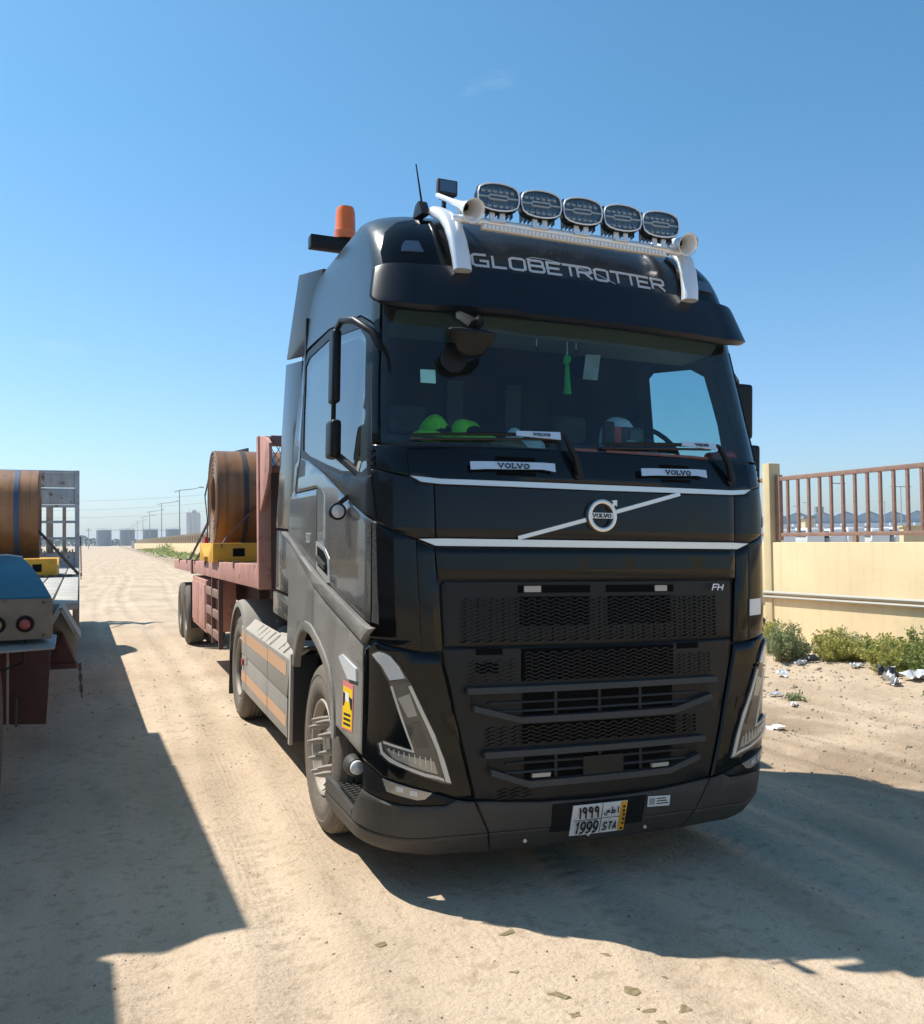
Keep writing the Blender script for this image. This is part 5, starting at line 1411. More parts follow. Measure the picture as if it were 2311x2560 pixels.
for s_ in (-1, 1):
    lip(s_)
    # fairings behind the cab, flared outwards
    def fair(q, nm, th=.03):
        c = [Vector((s_*p[0], p[1], p[2])) for p in q]; i_ = [Vector((s_*(p[0]-th), p[1], p[2])) for p in q]
        m = MB(); m.hexa([c[0], c[1], c[2], c[3], i_[0], i_[1], i_[2], i_[3]]); return m.build(nm, M_['paint_side'], TR, bev=.008)
    fair([(1.155,2.40,3.19),(1.245,2.70,3.20),(1.215,2.42,3.79),(1.10,2.12,3.77)], 'upper_side_fairing')
    fair([(1.20,2.47,1.885),(1.255,2.96,1.905),(1.245,2.72,3.165),(1.175,2.44,3.155)], 'side_fairing')
    fair([(1.235,2.47,1.405),(1.25,2.95,1.42),(1.25,2.95,1.885),(1.235,2.47,1.865)], 'lower_side_panel')
    fair([(1.235,2.47,1.20),(1.25,3.04,1.23),(1.25,3.05,1.40),(1.235,2.47,1.385)], 'lower_side_panel')
    # door handle recess
    panel_pts = SD((1.47,1.805),(1.22,1.765),(1.09,1.70),(1.06,1.56),(1.15,1.555),(1.45,1.63))
    hx = [(s_*u, z) for u, z in (panel_pts if s_ > 0 else panel_pts)]
    hd = panel('door_handle_recess', hx, 'silver_trim', .004, .008, 0, .003, both=False)[0]
    hi = [(s_*u, z) for u, z in SD((1.42,1.775),(1.24,1.745),(1.15,1.70),(1.12,1.60),(1.40,1.655))]
    panel('handle_dish', hi, 'gap_black', .0065, .003, 0, .001, both=False, parent=hd)
    hh = [(s_*u, z) for u, z in SD((1.40,1.72),(1.16,1.665),(1.16,1.635),(1.40,1.685))]
    panel('door_handle', hh, 'plastic_grey', .022, .02, 0, .004, both=False, parent=hd)
    text([('5',.8),('0',.8),('0',.8)], lambda a, b, d: Vector((s_*(lev(b)[0]+.001+d), a, b)), 1.78, 1.80, .055, 'power_badge', 'silver_trim', TR, wd=.2, wscale=1.0, th=.004, flip=-1)
    # round door lamp, wing indicator, sticker
    MB().lathe([(-.03,.040),(-.034,.047),(-.02,.050),(.03,.046),(.05,.030),(.05,.001),(-.01,.001),(-.012,.039)], (s_*1.305, .70, 1.975), 'Y', 28, closed=False).build('door_lamp_ring', M_['plastic_black'], TR)
    MB().lathe([(-.040,.001),(-.038,.02),(-.030,.036),(-.02,.039)], (s_*1.305, .70, 1.975), 'Y', 24, closed=False).build('door_lamp_lens', M_['lens_white'], TR)
    MB().bar((s_*1.295, .71, 2.015), (s_*1.25, .66, 2.06), .02, .02).build('door_lamp_stalk', M_['plastic_black'], TR)
    panel('wing_indicator', [(s_*u, z) for u, z in SD((.78,1.155),(.71,1.178),(.40,1.14),(.385,1.075),(.57,1.062))], 'lens_white', .012, .02, 0, .006, both=False)
# warning sticker (image left side)
def smap(a, b, d): return Vector((-(lev(b)[0]+.0015+d), a, b))
def squad(pts, d, nm, mt, par):
    m = MB(); m.add([smap(y, z, d) for y, z in pts], [tuple(range(len(pts)))]); return m.build(nm, M_[mt], par, recalc=False)
ws_ = squad([(.70,.772),(.47,.790),(.47,1.042),(.695,1.040)], .001, 'warning_sticker', 'sticker_pink', TR)
squad([(.685,.782),(.485,.800),(.485,1.012),(.682,1.010)], .002, 'sticker_field', 'sticker_yellow', ws_)
squad([(.685,.900),(.485,.905),(.485,.965),(.683,.975)], .003, 'sticker_black_bar', 'letter_black', ws_)
squad([(.66,.89),(.585,1.0),(.50,.89)], .0035, 'sticker_triangle', 'sticker_yellow', ws_)
squad([(.63,.935),(.55,.935),(.55,.985),(.63,.985)], .004, 'sticker_truck', 'letter_white', ws_)
for k in range(3): squad([(.66,.80+.026*k),(.51,.812+.026*k),(.51,.826+.026*k),(.66,.814+.026*k)], .003, 'sticker_text', 'letter_black', ws_)

# ---- folding mirrors, both sides
for s_ in (-1, 1):
    mr = bpy.data.objects.new('door_mirror', None); COL.objects.link(mr); mr.parent = TR
    def mbox(y0, y1, z0, z1, nm, x0=1.30, x1=1.385):
        m = MB(); m.box((min(s_*x0, s_*x1), y0, z0), (max(s_*x0, s_*x1), y1, z1)); return m.build(nm, M_['plastic_black'], mr, bev=min(.028, .45*(x1-x0)), seg=3)
    if s_ < 0:
        mbox(.72, .84, 2.59, 3.01, 'main_mirror_housing', 1.288, 1.338); mbox(.70, .86, 2.275, 2.495, 'wide_mirror_housing', 1.283, 1.345)
        MB().tube([(-1.312,.80,3.00),(-1.315,.62,3.035),(-1.30,.40,2.985),(-1.235,.27,2.90),(-1.20,.24,2.80)], [.016,.019,.021,.021,.018], 10).build('mirror_arm', M_['plastic_black'], mr)
        MB().tube([(-1.315,.78,2.62),(-1.315,.78,2.45)], .014, 8).build('mirror_stem', M_['plastic_black'], mr)
        MB().tube([(-1.22,.52,2.17),(-1.30,.76,2.30)], .022, 8).build('mirror_foot', M_['plastic_black'], mr)
        continue
    mbox(.66, .76, 2.53, 2.90, 'main_mirror_housing', 1.34, 1.53); mbox(.64, .76, 2.17, 2.49, 'wide_mirror_housing', 1.38, 1.575)
    m = MB(); m.tube([(s_*1.19, .48, 2.84), (s_*1.27, .56, 2.92), (s_*1.38, .66, 2.91), (s_*1.42, .70, 2.86)], [.022,.024,.022,.018], 8); m.build('mirror_arm', M_['plastic_black'], mr)
    m = MB(); m.tube([(s_*1.47, .72, 2.58), (s_*1.47, .72, 2.45)], .018, 8); m.build('mirror_stem', M_['plastic_black'], mr)
    MB().tube([(s_*1.22,.45,2.18),(s_*1.43,.70,2.25)], .03, 8).build('mirror_foot', M_['plastic_black'], mr)
# ---- front kerb mirror hung under the visor
km = bpy.data.objects.new('kerb_mirror', None); COL.objects.link(km); km.parent = TR
m = MB(); vs = []
for j in range(7):
    v = j/6; 
    for i in range(13):
        a = math.pi*(i/12); x = -.735+.125*math.cos(a)*(1-.2*v); z = 2.93 - .115*v*math.sin(a)**.6 - .02*v
        vs.append((x, .125+.075*v*math.sin(a)-.03*math.sin(a), z))
m.add(vs, [(j*13+i, j*13+i+1, (j+1)*13+i+1, (j+1)*13+i) for j in range(6) for i in range(12)])
o = m.build('mirror_bowl', M_['plastic_black'], km); md = o.modifiers.new('t', 'SOLIDIFY'); md.thickness = .02
m = MB(); m.tube([(-.78,.25,3.03),(-.76,.17,2.99),(-.73,.12,2.95)], [.03,.035,.04], 8); m.tube([(-.66,.24,3.03),(-.68,.17,2.98),(-.72,.12,2.95)], [.025,.03,.03], 8); m.build('mirror_arm', M_['plastic_black'], km)
m = MB(); m.lathe([(0,.001),(.0,.075),(.03,.07),(.05,.001)], (-.80,.22,2.79), 'Y', 20, closed=False); m.build('mirror_back', M_['plastic_black'], km)

# ---- wheels
def wheel(s_, xo, y, z, r_=.52, wdt=.315, kind='front', par=None):
    w_ = bpy.data.objects.new('wheel', None); COL.objects.link(w_); w_.parent = par or TR
    k_ = r_/.52
    def P(pr): return [(-s_*0 + (-s_)*a if False else -a*s_, b*k_) for a, b in pr]
    pr = [(.04,.290),(.018,.318),(.004,.36),(0,.405),(.003,.412),(.006,.440),(.002,.445),(.010,.470),(.020,.492),(.034,.506),(.048,.513)]
    tr_ = []
    n_g = 4; t0, t1 = .055, wdt-.055
    gw = .010
    tr_.append((t0, .518))
    for g in range(n_g):
        c_ = t0+(t1-t0)*(g+1)/(n_g+1)
        tr_ += [(c_-gw/2, .520), (c_-gw/2+.001, .507), (c_+gw/2-.001, .507), (c_+gw/2, .520)]
    tr_.append((t1, .518))
    full = pr + tr_ + [(wdt-a, b) for a, b in pr[::-1]] + [(wdt-.06,.285),(.06,.285)]
    MB().lathe(P(full), (xo, y, z), 'X', 72).build('tyre', M_['rubber'], w_, ang=32)
    if kind == 'front':
        rim = [(.028,.296),(.018,.290),(.022,.276),(.045,.268),(.07,.255),(.115,.242),(.125,.20),(.120,.150),(.080,.140),(.070,.12),(.050,.105),(.042,.06),(.040,.001)]
    else:
        rim = [(.028,.296),(.018,.290),(.022,.278),(.05,.270),(.14,.262),(.195,.245),(.205,.18),(.200,.15),(.12,.140),(.10,.12),(.08,.10),(.075,.001)]
    k5 = 5 if kind == 'front' else 4
    MB().lathe(P(rim[:k5]), (xo, y, z), 'X', 48, closed=False).build('rim', M_['alloy'], w_, ang=28)
    MB().lathe(P(rim[k5-1:]), (xo, y, z), 'X', 48, closed=False).build('wheel_disc', M_['rim_dark'], w_, ang=28)
    holes = MB()
    ax = .1235 if kind == 'front' else .203
    for k in range(10):
        t = 2*math.pi*(k+.5)/10
        holes.lathe([(-s_*(ax-.006),.001),(-s_*(ax-.006),.022),(-s_*(ax+.004),.022)], (xo, y+.205*k_*math.cos(t), z+.205*k_*math.sin(t)), 'X', 12, closed=False)
    holes.build('vent_holes', M_['gap_black'], w_)
    for k in range(10):
        t = 2*math.pi*k/10
        c = (y+.168*k_*math.cos(t), z+.168*k_*math.sin(t))
        m = MB()
        if kind == 'front':
            m.tube([(xo-s_*.125, *c), (xo-s_*.08, *c), (xo-s_*.06, *c), (xo-s_*.015, *c), (xo+s_*.035, *c)], [.027, .026, .021, .018, .008], 10)
            m.build('spike_nut', M_['alloy'], w_)
        else:
            m.tube([(xo-s_*.205, *c), (xo-s_*.17, *c)], [.018, .014], 8); m.build('wheel_nut', M_['alloy'], w_)
    return w_
for s_ in (-1, 1):
    wheel(s_, s_*1.235, 1.365, .52)
    wheel(s_, s_*1.240, 5.125, .52, kind='rear')
    wheel(s_, s_*.885, 5.125, .52, kind='rear')
# ---- chassis, skirts, rear fenders, mud flaps
m = MB(); m.box((-.46,.9,.62),(-.38,7.0,.92)); m.box((.38,.9,.62),(.46,7.0,.92)); m.build('chassis_rails', M_['dark_metal'], TR)
for y in (1.365, 5.125): MB().tube([(-.95,y,.5),(.95,y,.5)], .09, 12).build('axle', M_['dark_metal'], TR)
MB().box((-.45,4.5,.92),(.45,5.7,1.12)).build('fifth_wheel', M_['dark_metal'], TR, bev=.03)
MB().box((-1.0,.5,.9),(1.0,2.3,1.25)).build('engine_block', M_['gap_black'], TR)
for s_ in (-1, 1):
    m = MB(); m.prism([(.30,.72),(.30,1.2),(2.30,1.2),(2.30,.5),(2.1,.5),(2.05,1.0),(1.9,1.17),(1.6,1.20),(1.2,1.12),(.98,.98),(.90,.72)], 'X', s_*.88, s_*1.05); m.build('wheel_housing', M_['gap_black'], TR)
    sk_ = bpy.data.objects.new('side_skirt', None); COL.objects.link(sk_); sk_.parent = TR
    X = lambda a: s_*a
    def pl(pts, nm, mt, x, th=.03, bev=.006):
        m = MB(); m.prism(pts, 'X', X(x-th), X(x)); return m.build(nm, M_[mt], sk_, bev=bev)
    pl([(2.42,.655),(4.845,.690),(4.86,.945),(2.30,.935)], 'upper_skirt_panel', 'skirt', 1.245)
    pl([(2.40,.360),(4.79,.345),(4.845,.682),(2.42,.648)], 'lower_skirt_panel', 'skirt', 1.240)
    for (za, zb, x_) in ((.805,.905,1.2475),(.43,.515,1.2425)):
        for (ya, yb) in ((2.44,3.27),(3.285,4.52),(4.535,4.835)):
            m = MB(); m.add([(X(x_), ya, za), (X(x_), yb, za+.005), (X(x_), yb, zb+.012), (X(x_), ya, zb)], [(0,1,2,3)]); m.build('reflective_stripe', M_['stripe_orange'], sk_)
    for y in (3.277, 4.527):
        m = MB(); m.add([(X(1.2468), y-.004, .36), (X(1.2468), y+.004, .36), (X(1.2468), y+.004, .94), (X(1.2468), y-.004, .94)], [(0,1,2,3)]); m.build('panel_joint', M_['gap_black'], sk_)
    m = MB(); m.hexa([(X(1.245),2.30,.938),(X(1.245),4.86,.948),(X(1.14),4.88,1.035),(X(1.14),2.22,1.03),(X(1.215),2.30,.930),(X(1.215),4.86,.940),(X(1.12),4.88,1.02),(X(1.12),2.22,1.015)])
    m.build('skirt_shoulder', M_['skirt_top'], sk_, bev=.004)
    sh = lambda a, b, d: Vector((X(1.245-(b-.94)*1.15+d+.001), a, b))
    for q_, ch_ in enumerate('VOLVO'):
        text([(ch_, 1)], sh, (4.12-.215*q_) if s_ < 0 else (3.1+.215*q_), .953, .066, 'skirt_letter', 'dark_metal', sk_, wd=.22, wscale=1.0, th=.003, flip=-1 if s_ < 0 else 1)
    for q_, ch_ in enumerate('FH'):
        text([(ch_, 1)], sh, (2.86-.2*q_) if s_ < 0 else (2.6+.2*q_), .953, .066, 'skirt_letter', 'dark_metal', sk_, wd=.2, wscale=.9, th=.003, flip=-1 if s_ < 0 else 1)
    m = MB(); m.box((X(1.10) if s_ > 0 else X(1.12), 2.6, .45), (X(1.12) if s_ > 0 else X(1.10), 4.8, 1.0)); m.build('tank_back', M_['dark_metal'], sk_)
    m = MB(); m.tube([(X(.82), 2.5, .72), (X(.82), 4.3, .72)], .30, 24); m.build('fuel_tank', M_['skirt_top'], sk_)
    m = MB(); m.tube([(X(.98), 4.05, 1.03), (X(.98), 4.05, 1.09)], [.07, .06], 14); m.build('filler_cap', M_['dark_metal'], sk_)
    m = MB(); m.box((X(1.13) if s_ > 0 else X(.62), 2.35, 1.0), (X(.62) if s_ > 0 else X(1.13), 3.4, 1.03)) if s_ < 0 else m.box((.62, 2.35, 1.0), (1.13, 3.4, 1.03)); m.build('tank_cover', M_['skirt_top'], sk_, bev=.012)
    # front mud guard strip of the skirt
    m = MB(); m.box((min(X(1.225), X(.95)), 2.25, .36), (max(X(1.225), X(.95)), 2.28, .98)); m.build('rubber_flap', M_['rubber_seal'], sk_, bev=.006)
    m = MB(); m.box((min(X(1.252), X(1.226)), 2.245, .34), (max(X(1.252), X(1.226)), 2.30, .99)); m.build('skirt_front_edge', M_['skirt_top'], sk_, bev=.006)
    MB().lathe([(-.01,.001),(-.01,.035),(.01,.035)], (X(1.252), 4.70, .62), 'X', 14, closed=False).build('side_reflector', M_['red_lens'], sk_)
    # rear fender (half ring)
    m = MB(); vs = []; n = 22
    for i in range(n+1):
        t = R(8 + 166*i/n)
        for (r_, x_) in ((.655, .53), (.655, 1.20), (.640, 1.245), (.585, 1.252), (.575, 1.245), (.625, 1.21), (.635, .53)):
            vs.append((X(x_), 5.125-r_*math.cos(t)*1.05, .54+r_*math.sin(t)))
    m.add(vs, [(i*7+k, i*7+(k+1) % 7, (i+1)*7+(k+1) % 7, (i+1)*7+k) for i in range(n) for k in range(7)])
    m.build('rear_fender', M_['skirt'], TR)
    MB().box((min(X(1.23), X(.58)), 5.86, .12), (max(X(1.23), X(.58)), 5.885, .80)).build('mud_flap', M_['rubber_seal'], TR, bev=.008)
# air lines and deck behind the cab
m = MB()
for k in range(3):
    m.tube([(-.25+.2*k, 2.4, 1.7), (-.25+.2*k, 2.7, 1.35), (-.2+.15*k, 3.1, 1.25), (-.2+.15*k, 3.45, 1.6)], .018, 6)
m.build('air_hoses', M_['plastic_black'], TR)
MB().box((-.6,2.45,.95),(.6,4.3,1.0)).build('catwalk', M_['dark_metal'], TR)
for k in range(5): MB().box((-1.05,2.75+.16*k,.88),(-.5,2.85+.16*k,1.22-.04*abs(k-2))).build('battery_box_rib', M_['plastic_black'], TR, bev=.02)

# ---- cabin furniture
MB().prism([(.30,1.5),(.235,2.28),(.36,2.335),(.80,2.30),(.95,2.05),(.95,1.5)], 'X', -1.16, 1.16).build('dashboard', M_['interior'], TR, bev=.02)
MB().prism([(.42,3.30),(.42,3.08),(.50,3.02),(.80,3.01),(1.0,3.06),(1.0,3.30)], 'X', -1.06, 1.06).build('overhead_shelf', M_['interior_cream'], TR, bev=.015)
for x in (-.62, .62):
    se = bpy.data.objects.new('seat', None); COL.objects.link(se); se.parent = TR
    MB().box((x-.24, .95, 1.75), (x+.24, 1.45, 1.92)).build('cushion', M_['cloth_dark'], se, bev=.05, seg=3)
    MB().prism([(1.38,1.9),(1.50,1.9),(1.66,2.52),(1.52,2.54)], 'X', x-.23, x+.23).build('backrest', M_['cloth_dark'], se, bev=.05, seg=3)
    MB().box((x-.13, 1.54, 2.54), (x+.13, 1.64, 2.74)).build('headrest', M_['cloth_dark'], se, bev=.04, seg=3)
    MB().box((x-.2, 1.0, 1.34), (x+.2, 1.4, 1.75)).build('base', M_['interior'], se)
sw = bpy.data.objects.new('steering_wheel', None); COL.objects.link(sw); sw.parent = TR; sw.location = (.82, .86, 2.45); sw.rotation_euler = (R(-42), 0, 0)
m = MB(); m.tube([(.225*math.cos(k*.2618), 0.0, .225*math.sin(k*.2618)) for k in range(24)], .017, 8, closed=True); m.build('rim', M_['plastic_black'], sw)
m = MB(); m.bar((-.21,0,0),(.21,0,0),.03,.05); m.bar((0,0,-.21),(0,0,0),.03,.05); m.lathe([(-.03,.001),(-.03,.07),(.05,.07)], (0,0,0), 'Y', 16, closed=False); m.build('spokes', M_['plastic_black'], sw)
MB().box((-1.12,1.70,1.95),(1.12,2.3,2.12)).build('bunk', M_['cloth_dark'], TR, bev=.04)
for x in (-.9, -.3, .15): MB().box((x,1.66,2.15),(x+.12,1.69,2.95)).build('curtain', M_['cloth_dark'], TR)
panel('door_card', SD((1.5,1.5),(.45,1.5),(.45,2.14),(.9,2.19),(1.5,2.28)), 'interior', -.045, .02, 0, 0)
fquad([(-.12,2.327),(.02,2.327),(.02,2.342),(-.12,2.342)], -.020, .004, 'dash_light_strip', 'red_led', TR)
fquad([(.08,2.327),(.79,2.323),(.79,2.338),(.08,2.342)], -.020, .004, 'dash_light_strip', 'red_led', TR)
wsk = fquad([(-.972,2.654),(-.890,2.653),(-.888,2.728),(-.968,2.728)], .003, .002, 'windscreen_sticker', 'sticker_teal', TR)

# ---- things lying in the cab (each its own object)
def inT(o): o.matrix_world = TM; return o
def blob(name, cx, cy, cz, rx, ry, rz, mt, seed, amp=.15, flat=True, parent=None):
    rr = random.Random(seed); bm = bmesh.new(); bmesh.ops.create_icosphere(bm, subdivisions=3, radius=1)
    fq = [(rr.uniform(-4, 4), rr.uniform(-4, 4), rr.uniform(-4, 4), rr.random()*6) for _ in range(6)]
    for v in bm.verts:
        k = 1 + amp*sum(math.sin(a*v.co.x+b*v.co.y+c*v.co.z+d) for a, b, c, d in fq)/3
        z = v.co.z*k
        if flat: z = max(z, -.25)
        v.co = Vector((cx+v.co.x*rx*k, cy+v.co.y*ry*k, cz+z*rz))
    return from_bm(name, bm, M_[mt], parent, True, 60)
for (cx, lbl, sd_) in ((-.835, 'bright green high visibility cap, left one on the dashboard', 3), (-.645, 'bright green high visibility cap, right one on the dashboard', 8)):
    c = empty('hi_vis_cap'); c.matrix_world = TM
    tag(c, lbl, 'cap', 'green caps on the dashboard')
    blob('crown', cx, .42, 2.40, .095, .10, .105, 'hivis', sd_, .13, parent=c)
    blob('peak', cx+(-.06 if sd_ == 3 else .06), .33, 2.385, .09, .07, .03, 'hivis', sd_+1, .08, parent=c)
    blob('opening', cx+.015, .325, 2.405, .055, .02, .045, 'gap_black', sd_+2, .15, parent=c)
hm = empty('hard_hat'); hm.matrix_world = TM; tag(hm, 'white hard hat lying on the dashboard above the steering wheel side', 'hard hat')
blob('shell', .37, .50, 2.44, .105, .12, .155, 'white_plastic', 21, .05, parent=hm)
blob('brim', .37, .46, 2.42, .12, .15, .018, 'white_plastic', 22, .02, parent=hm)
dc = empty('dash_camera'); dc.matrix_world = TM; tag(dc, 'small grey boxed device standing in front of the hard hat', 'device')
m = MB(); m.box((.30,.32,2.385),(.455,.39,2.505)); m.build('case', M_['plastic_grey'], dc, bev=.02); m = MB(); m.box((.35,.314,2.42),(.425,.322,2.485)); m.build('screen', M_['lamp_dark'], dc)
ph = empty('phone_holder'); ph.matrix_world = TM; tag(ph, 'black phone holder with red side standing on the dashboard', 'phone holder')
m = MB(); m.box((.145,.26,2.38),(.215,.29,2.52)); m.build('holder', M_['plastic_black'], ph, bev=.008); m = MB(); m.box((.22,.30,2.39),(.285,.33,2.50)); m.build('red_box', M_['red_plastic'], ph, bev=.006); m = MB(); m.bar((.18,.275,2.31),(.18,.275,2.39),.05,.02); m.build('foot', M_['plastic_black'], ph)
o = inT(blob('folded_cloth', -.40, .42, 2.36, .15, .07, .045, 'dung', 31, .12)); tag(o, 'folded brown cloth lying mid dashboard', 'cloth')
o = inT(blob('tissue_pack', -.33, .46, 2.38, .06, .05, .10, 'paper', 33, .2)); tag(o, 'crumpled white tissue standing behind the brown cloth', 'tissue')
o = inT(blob('patterned_box', -.24, .42, 2.365, .085, .05, .05, 'lamp_frame', 34, .05)); tag(o, 'yellowish patterned pack right of the brown cloth', 'pack')
m = MB(); m.add([(.50,.30,2.35),(.80,.30,2.35),(.78,.5,2.37),(.52,.5,2.38),(.50,.30,2.353),(.80,.30,2.353),(.78,.5,2.375),(.52,.5,2.385)], [(0,3,2,1),(4,5,6,7),(0,1,5,4),(1,2,6,5),(2,3,7,6),(3,0,4,7)])
tag(inT(m.build('paper_sheets', M_['paper'])), 'pale papers spread on the dashboard near the steering wheel', 'papers')
o = inT(blob('coloured_trinkets', 1.02, .34, 2.36, .09, .05, .05, 'red_plastic', 41, .5)); tag(o, 'heap of red and green trinkets in the right corner of the dashboard', 'trinkets')
for x, lbl in ((-.20, 'small silver bell hanging left in the windscreen'), (.06, 'small silver bell hanging right in the windscreen')):
    c = empty('hanging_bell'); c.matrix_world = TM; tag(c, lbl, 'bell', 'bells hanging in the windscreen')
    MB().tube([(x,.45,3.0),(x,.45,2.955)], .003, 5).build('cord', M_['silver_trim'], c)
    MB().lathe([(2.958,.004),(2.95,.012),(2.935,.014),(2.922,.022),(2.92,.001)], (x,.45,0), 'Z', 14, closed=False).build('bell', M_['chrome'], c)
c = empty('hanging_pendant'); c.matrix_world = TM; tag(c, 'green tasselled pendant hanging in the middle of the windscreen', 'pendant')
MB().tube([(0,.45,3.0),(0,.45,2.915)], .003, 5).build('cord', M_['silver_trim'], c)
blob('knot', 0, .45, 2.895, .025, .012, .03, 'green_cloth', 51, .2, False, c); MB().tube([(0,.45,2.865),(.005,.45,2.69)], [.012,.024], 8).build('tassel', M_['green_cloth'], c)
m = MB(); m.add([(.135,.50,2.80),(.235,.50,2.80),(.255,.50,2.955),(.155,.50,2.95),(.135,.504,2.80),(.235,.504,2.80),(.255,.504,2.955),(.155,.504,2.95)], [(0,3,2,1),(4,5,6,7),(0,1,5,4),(1,2,6,5),(2,3,7,6),(3,0,4,7)])
tag(inT(m.build('hanging_note', M_['grey_litter'])), 'grey paper note hanging right of the green pendant', 'note')

# ================================================================== SEMI-TRAILER BEHIND THE TRACTOR
TL = empty('flatbed_trailer', (0, 3.5, 0), 0, 'faded red flatbed semi trailer coupled to the black truck, carrying a steel coil', 'trailer')
def tl(m, name, mt='trailer_paint', **k):
    o = m.build(name, M_[mt], TL, **k); return o
DY = -3.5
def B(lo, hi): return MB().box((lo[0], lo[1]+DY, lo[2]), (hi[0], hi[1]+DY, hi[2]))
for s_ in (-1, 1):
    m = MB(); X0, X1 = (s_*1.25, s_*1.17) if s_ > 0 else (-1.25, -1.17)
    m.hexa([(X0,3.60+DY,1.400),(X1,3.60+DY,1.400),(X1,14.2+DY,1.31),(X0,14.2+DY,1.31),(X0,3.60+DY,1.612),(X1,3.60+DY,1.612),(X1,14.2+DY,1.475),(X0,14.2+DY,1.475)])
    tl(m, 'side_beam', bev=.01)
    tl(B((s_*.62-.07, 3.7, .95), (s_*.62+.07, 14.0, 1.36)), 'main_beam', 'trailer_dark')
    for k, y in enumerate((5.2, 6.6, 8.1, 9.7, 11.2, 12.9)):
        tl(B((min(s_*1.26, s_*1.20), y-.03, 1.56-.0125*(y-3.6)), (max(s_*1.26, s_*1.20), y+.03, 1.63-.0125*(y-3.6))), 'lashing_point', 'trailer_dark')
    tl(B((min(s_*1.27, s_*1.20), 10.05, 1.33), (max(s_*1.27, s_*1.20), 10.22, 1.545)), 'stake_pocket', 'trailer_dark')
for k in range(11):      # deck planks
    m = MB(); x0 = -1.165+.212*k
    m.hexa([(x0,3.62+DY,1.565),(x0+.205,3.62+DY,1.565),(x0+.205,14.2+DY,1.43),(x0,14.2+DY,1.43),(x0,3.62+DY,1.60),(x0+.205,3.62+DY,1.60),(x0+.205,14.2+DY,1.465),(x0,14.2+DY,1.465)])
    tl(m, 'deck_plank', 'trailer_dark')
tl(B((-1.17, 14.2, 1.29), (1.17, 14.28, 1.47)), 'rear_beam')
# headboard: posts, rails, lower plate, mesh window and folded side wings
for s_ in (-1, 1): tl(B((min(s_*1.26, s_*1.15), 3.50, 1.40), (max(s_*1.26, s_*1.15), 3.595, 2.71)), 'headboard_post', bev=.01)
tl(B((-1.15, 3.505, 2.63), (1.15, 3.59, 2.72)), 'headboard_top_rail', bev=.01)
tl(B((-1.15, 3.51, 2.40), (1.15, 3.585, 2.46)), 'headboard_mid_rail', bev=.008)
tl(B((-1.15, 3.52, 1.42), (1.15, 3.56, 2.40)), 'headboard_plate', 'trailer_dark')
m = MB()
for k in range(44):
    x = -1.16+.055*k
    for d in (1, -1):
        m.bar((x, 3.545+DY, 2.46), (x+.10*d, 3.545+DY, 2.63), .006, .006)
t = tl(m, 'headboard_mesh', 'trailer_dark', smooth=False); t['kind'] = 'stuff'
for s_ in (-1, 1):
    m = MB(); m.prism([(3.50+DY,2.06),(3.50+DY,2.71),(3.16+DY,2.66),(3.02+DY,2.60),(3.02+DY,2.40),(3.16+DY,2.26)], 'X', s_*1.245, s_*1.22); tl(m, 'headboard_wing', bev=.004)
tl(B((-1.10, 3.60, 1.30), (1.10, 3.75, 1.40)), 'front_beam', 'trailer_dark')
# tool box, side guard, landing gear
tl(B((-1.245, 8.15, .60), (-.85, 10.15, 1.30)), 'tool_box', bev=.015)
for (y0, y1) in ((8.20, 9.0), (9.05, 10.1)): tl(B((-1.258, y0, .66), (-1.246, y1, 1.24)), 'tool_box_door', bev=.004)
for z in (.63, .88, 1.13): tl(B((-1.245, 6.62, z), (-1.215, 8.13, z+.10)), 'side_guard_rail', 'rail_brown', bev=.006)
for y in (6.60, 7.35): tl(B((-1.25, y, .55), (-1.20, y+.07, 1.36)), 'side_guard_post', 'trailer_dark')
tl(B((1.215, 6.6, .63), (1.245, 10.1, .73)), 'side_guard_rail', 'rail_brown')
for s_ in (-1, 1):
    tl(B((s_*.80-.06, 6.1, .25), (s_*.80+.06, 6.25, 1.3)), 'landing_leg', 'trailer_dark'); tl(B((s_*.80-.15, 6.02, .20), (s_*.80+.15, 6.32, .25)), 'landing_foot', 'dark_metal')
for y in (12.45, 13.75):
    for s_ in (-1, 1):
        for xo in (1.19, .84):
            w_ = wheel(s_, s_*xo, y+DY, .53, kind='rear', par=TL)
    tl(MB().tube([(-.9, y+DY, .52), (.9, y+DY, .52)], .08, 10), 'axle', 'dark_metal')
for s_ in (-1, 1): tl(B((s_*.85-.3, 11.72, .35), (s_*.85+.3, 11.75, 1.1)), 'mud_flap', 'rubber_seal')

def coil(name, label, X0, X1, y, z, r_, ri, bands, band_mats, rzr=0.0, seed=1):
    c = empty(name, (X0, y, z), rzr, label, 'steel coil')
    Lc = X1-X0; n = 72
    wob = random.Random(seed)
    MB().lathe([(0, r_), (Lc, r_), (Lc, ri), (0, ri)], (0, 0, 0), 'X', n).build('coil_body', M_['coil_steel'], c, ang=40)
    for k in range(7):      # uneven laps standing proud on both ends
        ra = ri + (r_-ri)*(k+.35)/7; rb = ra+(r_-ri)*.085; d = wob.uniform(.006, .022)
        for s0, sg in ((0, -1), (Lc, 1)):
            MB().lathe([(s0, ra), (s0+sg*d, ra+.004), (s0+sg*d, rb-.004), (s0, rb)], (0, 0, 0), 'X', 56, closed=False).build('coil_lap', M_['coil_end'], c)
    for (xb, wb), mt in zip(bands, band_mats):
        MB().lathe([(xb, r_+.001), (xb, r_+.006), (xb+wb, r_+.006), (xb+wb, r_+.001)], (0, 0, 0), 'X', n).build('steel_band', M_[mt], c)
    return c
